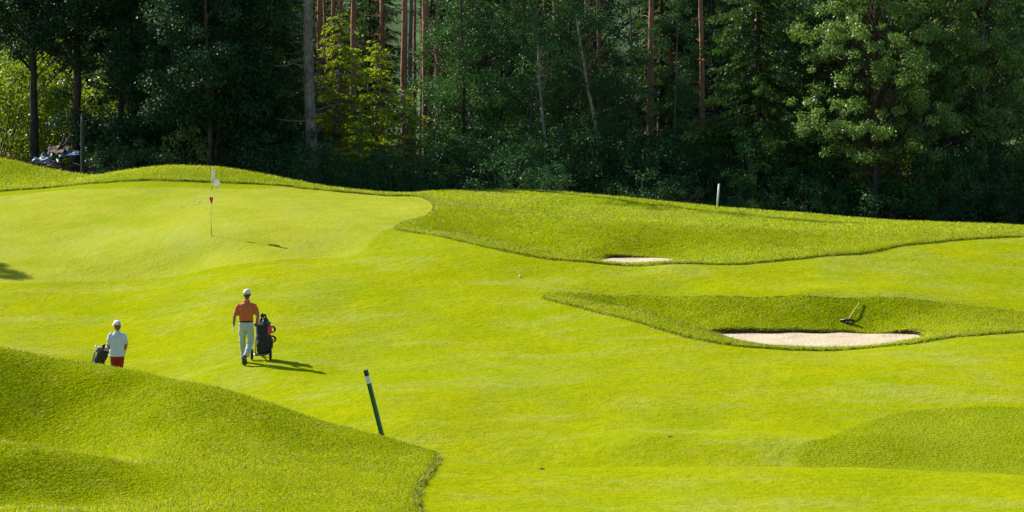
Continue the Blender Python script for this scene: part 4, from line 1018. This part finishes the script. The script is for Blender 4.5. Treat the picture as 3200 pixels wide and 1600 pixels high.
shoe(man, (-.012,-.275,.235), (-.022,-.13,.012), (0,1,.6), w=.056)
shoe(man, (-.088,.27,.035), (-.095,.55,.012), (0,0,1))
# white golf glove on the left hand
mb = MB(); hand(mb, (-.300,.01,.932), (-.02,.1,-1), (1,.3,0), curl=.28, side=1, scale=1.10); mb.tube([(-.299,.008,.955), (-.300,.01,.92)], [.033,.031], 12)
mb.build('golf_glove', simple('glove_leather', (.48,.50,.46), .7, var=.1), man, remesh=.0052, smooth_it=2)

# ---- wheels, trolleys, bags
def wheel(parent, c, r, w, ax=(1,0,0)):
    c = Vector(c); ax = Vector(ax).normalized(); u = Vector((0,0,1)); u = (u-ax*u.dot(ax)).normalized(); v = ax.cross(u)
    W_ = empty('wheel', c); W_.parent = parent
    mb = MB(); mb.tube([(u*math.cos(t)+v*math.sin(t))*(r-w*.45) for t in np.linspace(0, 2*math.pi, 28, endpoint=False)], w*.5, 10, closed=True); mb.build('tyre', RUBBER, W_)
    mb = MB(); mb.tube([(u*math.cos(t)+v*math.sin(t))*(r*.70) for t in np.linspace(0, 2*math.pi, 28, endpoint=False)], w*.30, 8, closed=True)
    for k in range(6):
        t = k*math.pi/3; mb.tube([Vector((0,0,0)), (u*math.cos(t)+v*math.sin(t))*r*.70], w*.13, 6)
    mb.tube([-ax*w*.55, ax*w*.55], w*.35, 12); mb.build('rim', DMETAL, W_); return W_
def trolley(loc, rz, label, cat='golf trolley', handle=None):
    t = empty('golf_trolley', loc, rz); tag(t, label, cat)
    wheel(t, (-.215,0,.135), .135, .055); wheel(t, (.235,0,.135), .135, .055)
    mb = MB(); mb.tube([(-.21,0,.135),(.23,0,.135)], .014, 8); mb.build('axle', CHROME, t)
    mb = MB(); mb.box((.0,-.03,.135), (.27,.10,.065)); mb.build('battery_box', simple('battery_grey', (.14,.14,.13), .5), t, smooth=False)
    mb = MB()
    mb.tube([(-.13,-.02,.14),(-.135,-.04,.45),(-.09,-.07,.60),(-.06,-.12,.85)], .013, 8)
    mb.tube([(.13,-.02,.14),(.135,-.04,.43),(.05,-.07,.60),(.0,-.12,.85)], .013, 8)
    mb.tube([(-.115,-.055,.55),(.10,-.055,.55)], .010, 8); mb.tube([(-.07,-.10,.76),(.02,-.10,.76)], .010, 8)
    mb.tube([(0,.02,.14),(0,.45,.05)], .014, 8); mb.tube([(-.03,-.09,.70),(-.03,.10,.72)], .012, 8); mb.build('frame', CHROME, t)
    wheel(t, (0,.47,.075), .075, .045)
    h = Vector(handle) if handle else Vector((-.08,-.34,.98))
    mb = MB(); a = Vector((-.03,-.12,.82)); mb.tube([a, a.lerp(h, .5)+Vector((0,0,.01)), h], .014, 8); mb.build('handle_tube', DMETAL, t)
    mb = MB(); mb.tube([h+Vector((-.06,0,0)), h+Vector((.06,0,0))], .018, 10); mb.build('grip', RUBBER, t)
    mb = MB(); mb.box(h.lerp(a, .3)+Vector((0,0,.02)), (.07,.09,.025)); mb.build('score_holder', GREYNYL, t, smooth=False)
    return t
def golf_bag(loc, rot, label, bmat, pmat, amat, kind):
    g_ = empty('golf_bag', loc); g_.rotation_euler = rot; tag(g_, label, 'golf bag', 'golf bags on trolleys')
    mb = MB(); mb.horiz([(0,0,0,.11,.10),(0,0,.03,.135,.12),(0,0,.25,.145,.13),(.0,0,.55,.140,.125),(0,0,.70,.140,.125),(0,0,.77,.142,.13),(0,0,.795,.13,.12)], 22, .85)
    mb.build('bag_body', bmat, g_, remesh=.01, smooth_it=3, noise=.012, nscale=8)
    mb = MB(); mb.tube([Vector((.143*math.cos(t), .132*math.sin(t), .785)) for t in np.linspace(0, 2*math.pi, 22, endpoint=False)], .014, 8, closed=True); mb.build('bag_rim', BLACK, g_)
    mb = MB(); mb.horiz([(.10,-.05,.12,.05,.055),(.115,-.05,.16,.065,.065),(.12,-.05,.36,.068,.066),(.105,-.05,.43,.05,.05)], 16, .8); mb.build('pocket', pmat, g_, remesh=.009, smooth_it=3)
    mb = MB(); mb.horiz([(.10,-.06,.53,.04,.05),(.115,-.06,.56,.055,.058),(.115,-.06,.70,.055,.058),(.10,-.06,.75,.035,.04)], 16, .8); mb.build('pocket', amat, g_, remesh=.009, smooth_it=3)
    mb = MB(); mb.horiz([(-.06,-.10,.06,.06,.03),(-.06,-.115,.10,.078,.045),(-.06,-.115,.30,.078,.045),(-.06,-.10,.38,.055,.03)], 16, .8); mb.build('pocket', pmat, g_, remesh=.009, smooth_it=3)
    if kind == 0:
        for (zz, rr_) in ((.62,.080),(.36,.085)):
            mb = MB(); mb.tube([Vector((.15+rr_*.95*math.sin(t)*(1 if t < math.pi else .3), -.02, zz+rr_*math.cos(t))) for t in np.linspace(0, 2*math.pi, 18, endpoint=False)], .022, 8, closed=True); mb.build('strap', BLACK, g_)
    else:
        for k in range(3):
            mb = MB(); mb.tube([(-.128+.004*k, -.02-.028*k, .05), (-.133, -.02-.028*k, .5)], .006, 6); mb.build('stripe', simple('white_stripe', (.7,.7,.7), .6), g_)
        mb = MB(); mb.tube([(-.13,-.03,.80),(-.20,-.06,.60),(-.17,-.06,.35),(-.13,-.03,.2)], .022, 8, flat=.5); mb.build('strap', GREYNYL, g_)
        mb = MB(); mb.horiz([(-.09,-.02,.64,.05,.06),(-.10,-.02,.68,.085,.10),(-.06,0,.78,.12,.13),(0,0,.84,.09,.10)], 16, .8); mb.build('rain_flap', simple('flap_grey', (.07, .07, .075), .6), g_, remesh=.01, smooth_it=2)
    return g_
GRNCOV = simple('green_cover', (.02,.18,.06), .6)
def club(bag, off, ln, kind, mat, label, group):
    """club standing in the bag: its own thing, following the bag's tilt"""
    M_b = Matrix.Translation(bag.location) @ bag.rotation_euler.to_matrix().to_4x4()
    ln = ln*.86-.03; c_ = empty('golf_club', M_b @ Vector((off[0], off[1], .45*bag.scale.z))); c_.rotation_euler = bag.rotation_euler; tag(c_, label, 'golf club', group)
    mb = MB(); mb.tube([(0,0,-.25),(off[0]*.35,off[1]*.35,ln)], .0065, 6); mb.build('shaft', CHROME, c_)
    mb = MB(); e_ = Vector((off[0]*.35, off[1]*.35, ln))
    if kind == 'wood': mb.ell(e_+Vector((.02,0,.045)), (.045,.036,.060), None, 14, 10); mb.tube([e_-Vector((0,0,.10)), e_+Vector((0,0,.02))], [.016,.026], 10)
    else: mb.tube([e_, e_+Vector((.012,0,.015)), e_+Vector((.06,.01,.035))], [.009,.022,.027], 8, flat=.45)
    mb.build('head_cover' if kind == 'wood' else 'head', mat, c_); return c_
tx, ty = mx_+.30, my_+.55; tz = float(height(tx, ty))
# handle end meets the right hand
hw = Vector((mx_, my_, mz_))+Vector((.215,.255,.935)); hl_ = hw-Vector((tx, ty, tz))
trolley((tx, ty, tz), 0, 'silver-framed golf trolley carrying the navy bag beside the man in orange', handle=hl_)
bag1 = golf_bag((tx+.07, ty+.02, tz+.17), (math.radians(14), math.radians(-2), .15), 'navy golf bag with crimson pocket on the trolley beside the man', NAVY, BLKNYL, PINK, 0)
bag1.scale = (1.25, 1.15, .97)
r5 = random.Random(5)
clubs = [((.02,.06),.54,'wood',BLACK,'black head cover just below the tallest club in the navy bag'),((-.05,.0),.46,'wood',DMETAL,'dark metal club head at the left of the covered clubs in the navy bag'),((-.03,-.04),.62,'wood',BLACK,'tallest club in the navy bag, with a black head cover'),((.03,-.02),.50,'wood',BLACK,'black-covered club right of the tallest one in the navy bag'),((.06,.03),.40,'wood',GRNCOV,'club with green head cover in the navy bag'),
  ((-.07,.02),.36,'iron',CHROME,'steel iron at the left of the navy bag'),((-.02,.05),.42,'iron',CHROME,'steel iron at the back of the navy bag'),((.01,-.07),.34,'iron',CHROME,'steel iron nearest the viewer in the navy bag'),((-.06,-.05),.33,'iron',CHROME,'shortest steel iron of the navy bag')]
for off, ln, kd, mt, lb in clubs: club(bag1, off, ln, kd, mt, lb, 'clubs in the navy bag')

# ---- the woman
wx_, wy_ = at(366, 62.0); wz_ = float(height(wx_, wy_)); Hs = (wp(366, 1002, 62)[2]-wz_)/1.63
wom = empty('person', (wx_, wy_, wz_), .10); wom.scale = (Hs,)*3; tag(wom, 'woman in pale polo shirt, dark red trousers and white cap behind the near hill', 'person')
B = MB()
Lsh, Rsh = (-.165,.0,1.275), (.17,.0,1.275)
Lel, Rel = (-.215,.02,1.02), (.225,.01,1.03)
Lwr, Rwr = (-.19,.16,.85), (.19,.13,.87)
B.horiz([(0,0,.74,.14,.12),(0,0,.84,.16,.12),(0,0,.98,.15,.11),(0,.0,1.12,.16,.11),(0,0,1.22,.17,.10),(0,0,1.29,.12,.08),(0,.01,1.325,.055,.055),(0,.02,1.38,.048,.05),(0,.025,1.44,.045,.05)], 22)
arm(B, Lsh, Lel, Lwr, (.060,.05,.042,.027)); arm(B, Rsh, Rel, Rwr, (.060,.05,.042,.027))
hand(B, Lwr, (-.1,.55,-.6), (1,0,-.3), curl=1.3, spread=.05, side=1, scale=.9); hand(B, Rwr, (0,.4,-.9), (-1,0,0), curl=.5, side=-1, scale=.9)
for sx in (-1, 1): B.tube([(sx*.085,0,.78),(sx*.09,.01,.6),(sx*.085,.02,.42),(sx*.08,.0,.22),(sx*.08,-.02,.08)], [.095,.085,.058,.055,.038], 14)
HC = (-.005,.02,1.505); P = head(B, HC, yaw=.62, s=.96)
B.build('body', SKIN, wom, remesh=.0062, smooth_it=2); eyes(P, wom, .96)
mb = MB(); c = Vector(HC); mb.ell(c+Vector((.022,-.020,-.014)), (.080,.082,.066), None, 18, 12); mb.ell(c+Vector((.045,-.045,-.058)), (.050,.045,.040), None, 14, 8); mb.build('hair', HAIR2, wom, remesh=.008, smooth_it=2, noise=.004, nscale=40)
cap_mesh(wom, Vector(HC)+Vector((0,0,.014)), .62, 1.05, simple('cap_white', (.58,.60,.62), .8, var=.05), True)
mb = MB()
mb.horiz([(0,0,.735,.198,.142),(0,0,.80,.200,.142),(0,0,.88,.192,.138),(0,0,.98,.176,.128),(0,0,1.10,.182,.126),(0,0,1.20,.186,.116),(0,0,1.27,.168,.096),(0,.005,1.315,.100,.075),(0,.012,1.345,.064,.064)], 28, .92)
for (S0, E) in ((Lsh, Lel), (Rsh, Rel)):
    S0, E = Vector(S0), Vector(E); mb.tube([S0+Vector((-.04 if S0.x > 0 else .04, 0, .01)), S0, S0.lerp(E, .5), S0.lerp(E, .92)], [.050,.064,.066,.066], 16)
sh = mb.build('polo_shirt', PALEB, wom, remesh=.008, smooth_it=6, noise=.013, nscale=9)
mb = MB(); mb.tube([Vector((.064*math.cos(t), .012+.062*math.sin(t), 1.350)) for t in np.linspace(0, 2*math.pi, 20, endpoint=False)], .012, 8, flat=2.0, up=(0,0,1), closed=True); mb.build('collar', PALEB, sh)
mb = MB(); mb.horiz([(0,0,.66,.165,.125),(0,0,.74,.178,.13),(0,0,.86,.172,.128)], 26, .92)
for sx in (-1, 1): mb.tube([(sx*.080,0,.74),(sx*.082,.01,.6),(sx*.075,.02,.44),(sx*.075,.0,.30)], [.102,.092,.076,.072], 18)
mb.build('trousers', DKRED, wom, remesh=.0085, smooth_it=4, noise=.008, nscale=8)
shoe(wom, (-.08,-.06,.012), (-.085,.18,.012), (0,0,1), WHITE); shoe(wom, (.08,-.06,.012), (.085,.18,.012), (0,0,1), WHITE)
for sx in (-1, 1):
    mb = MB(); mb.tube([(sx*.08,-.02,.06),(sx*.08,-.01,.16)], [.042,.044], 12); mb.build('sock', WHITE, wom)
t2x, t2y = wx_-.50, wy_+.42; t2z = float(height(t2x, t2y))
hand_w = Vector((wx_, wy_, wz_))+Matrix.Rotation(.10, 3, 'Z') @ Vector((-.205,.225,.80))*Hs
trolley((t2x, t2y, t2z), 0, 'golf trolley with the black and grey bag beside the woman, half hidden by the hill', handle=hand_w-Vector((t2x, t2y, t2z)))
bag2 = golf_bag((t2x-.12, t2y+.05, t2z+.14), (math.radians(8), math.radians(24), math.radians(-8)), 'black golf bag with grey flap and white stripes, leaning left beside the woman', BLKNYL, BLACK, BLACK, 1)
bag2.scale = (.92, .92, .84)
for off, ln, kd, mt, lb in [((-.04,-.03),.42,'wood',BLACK,'black-covered club sticking out of the black bag'),((.03,.02),.34,'iron',CHROME,'left steel iron in the black bag'),((.07,-.02),.30,'iron',CHROME,'right steel iron in the black bag'),((.0,.06),.33,'wood',WHITE,'club with white head cover in the black bag')]:
    club(bag2, off, ln, kd, mt, lb, 'clubs in the black bag')
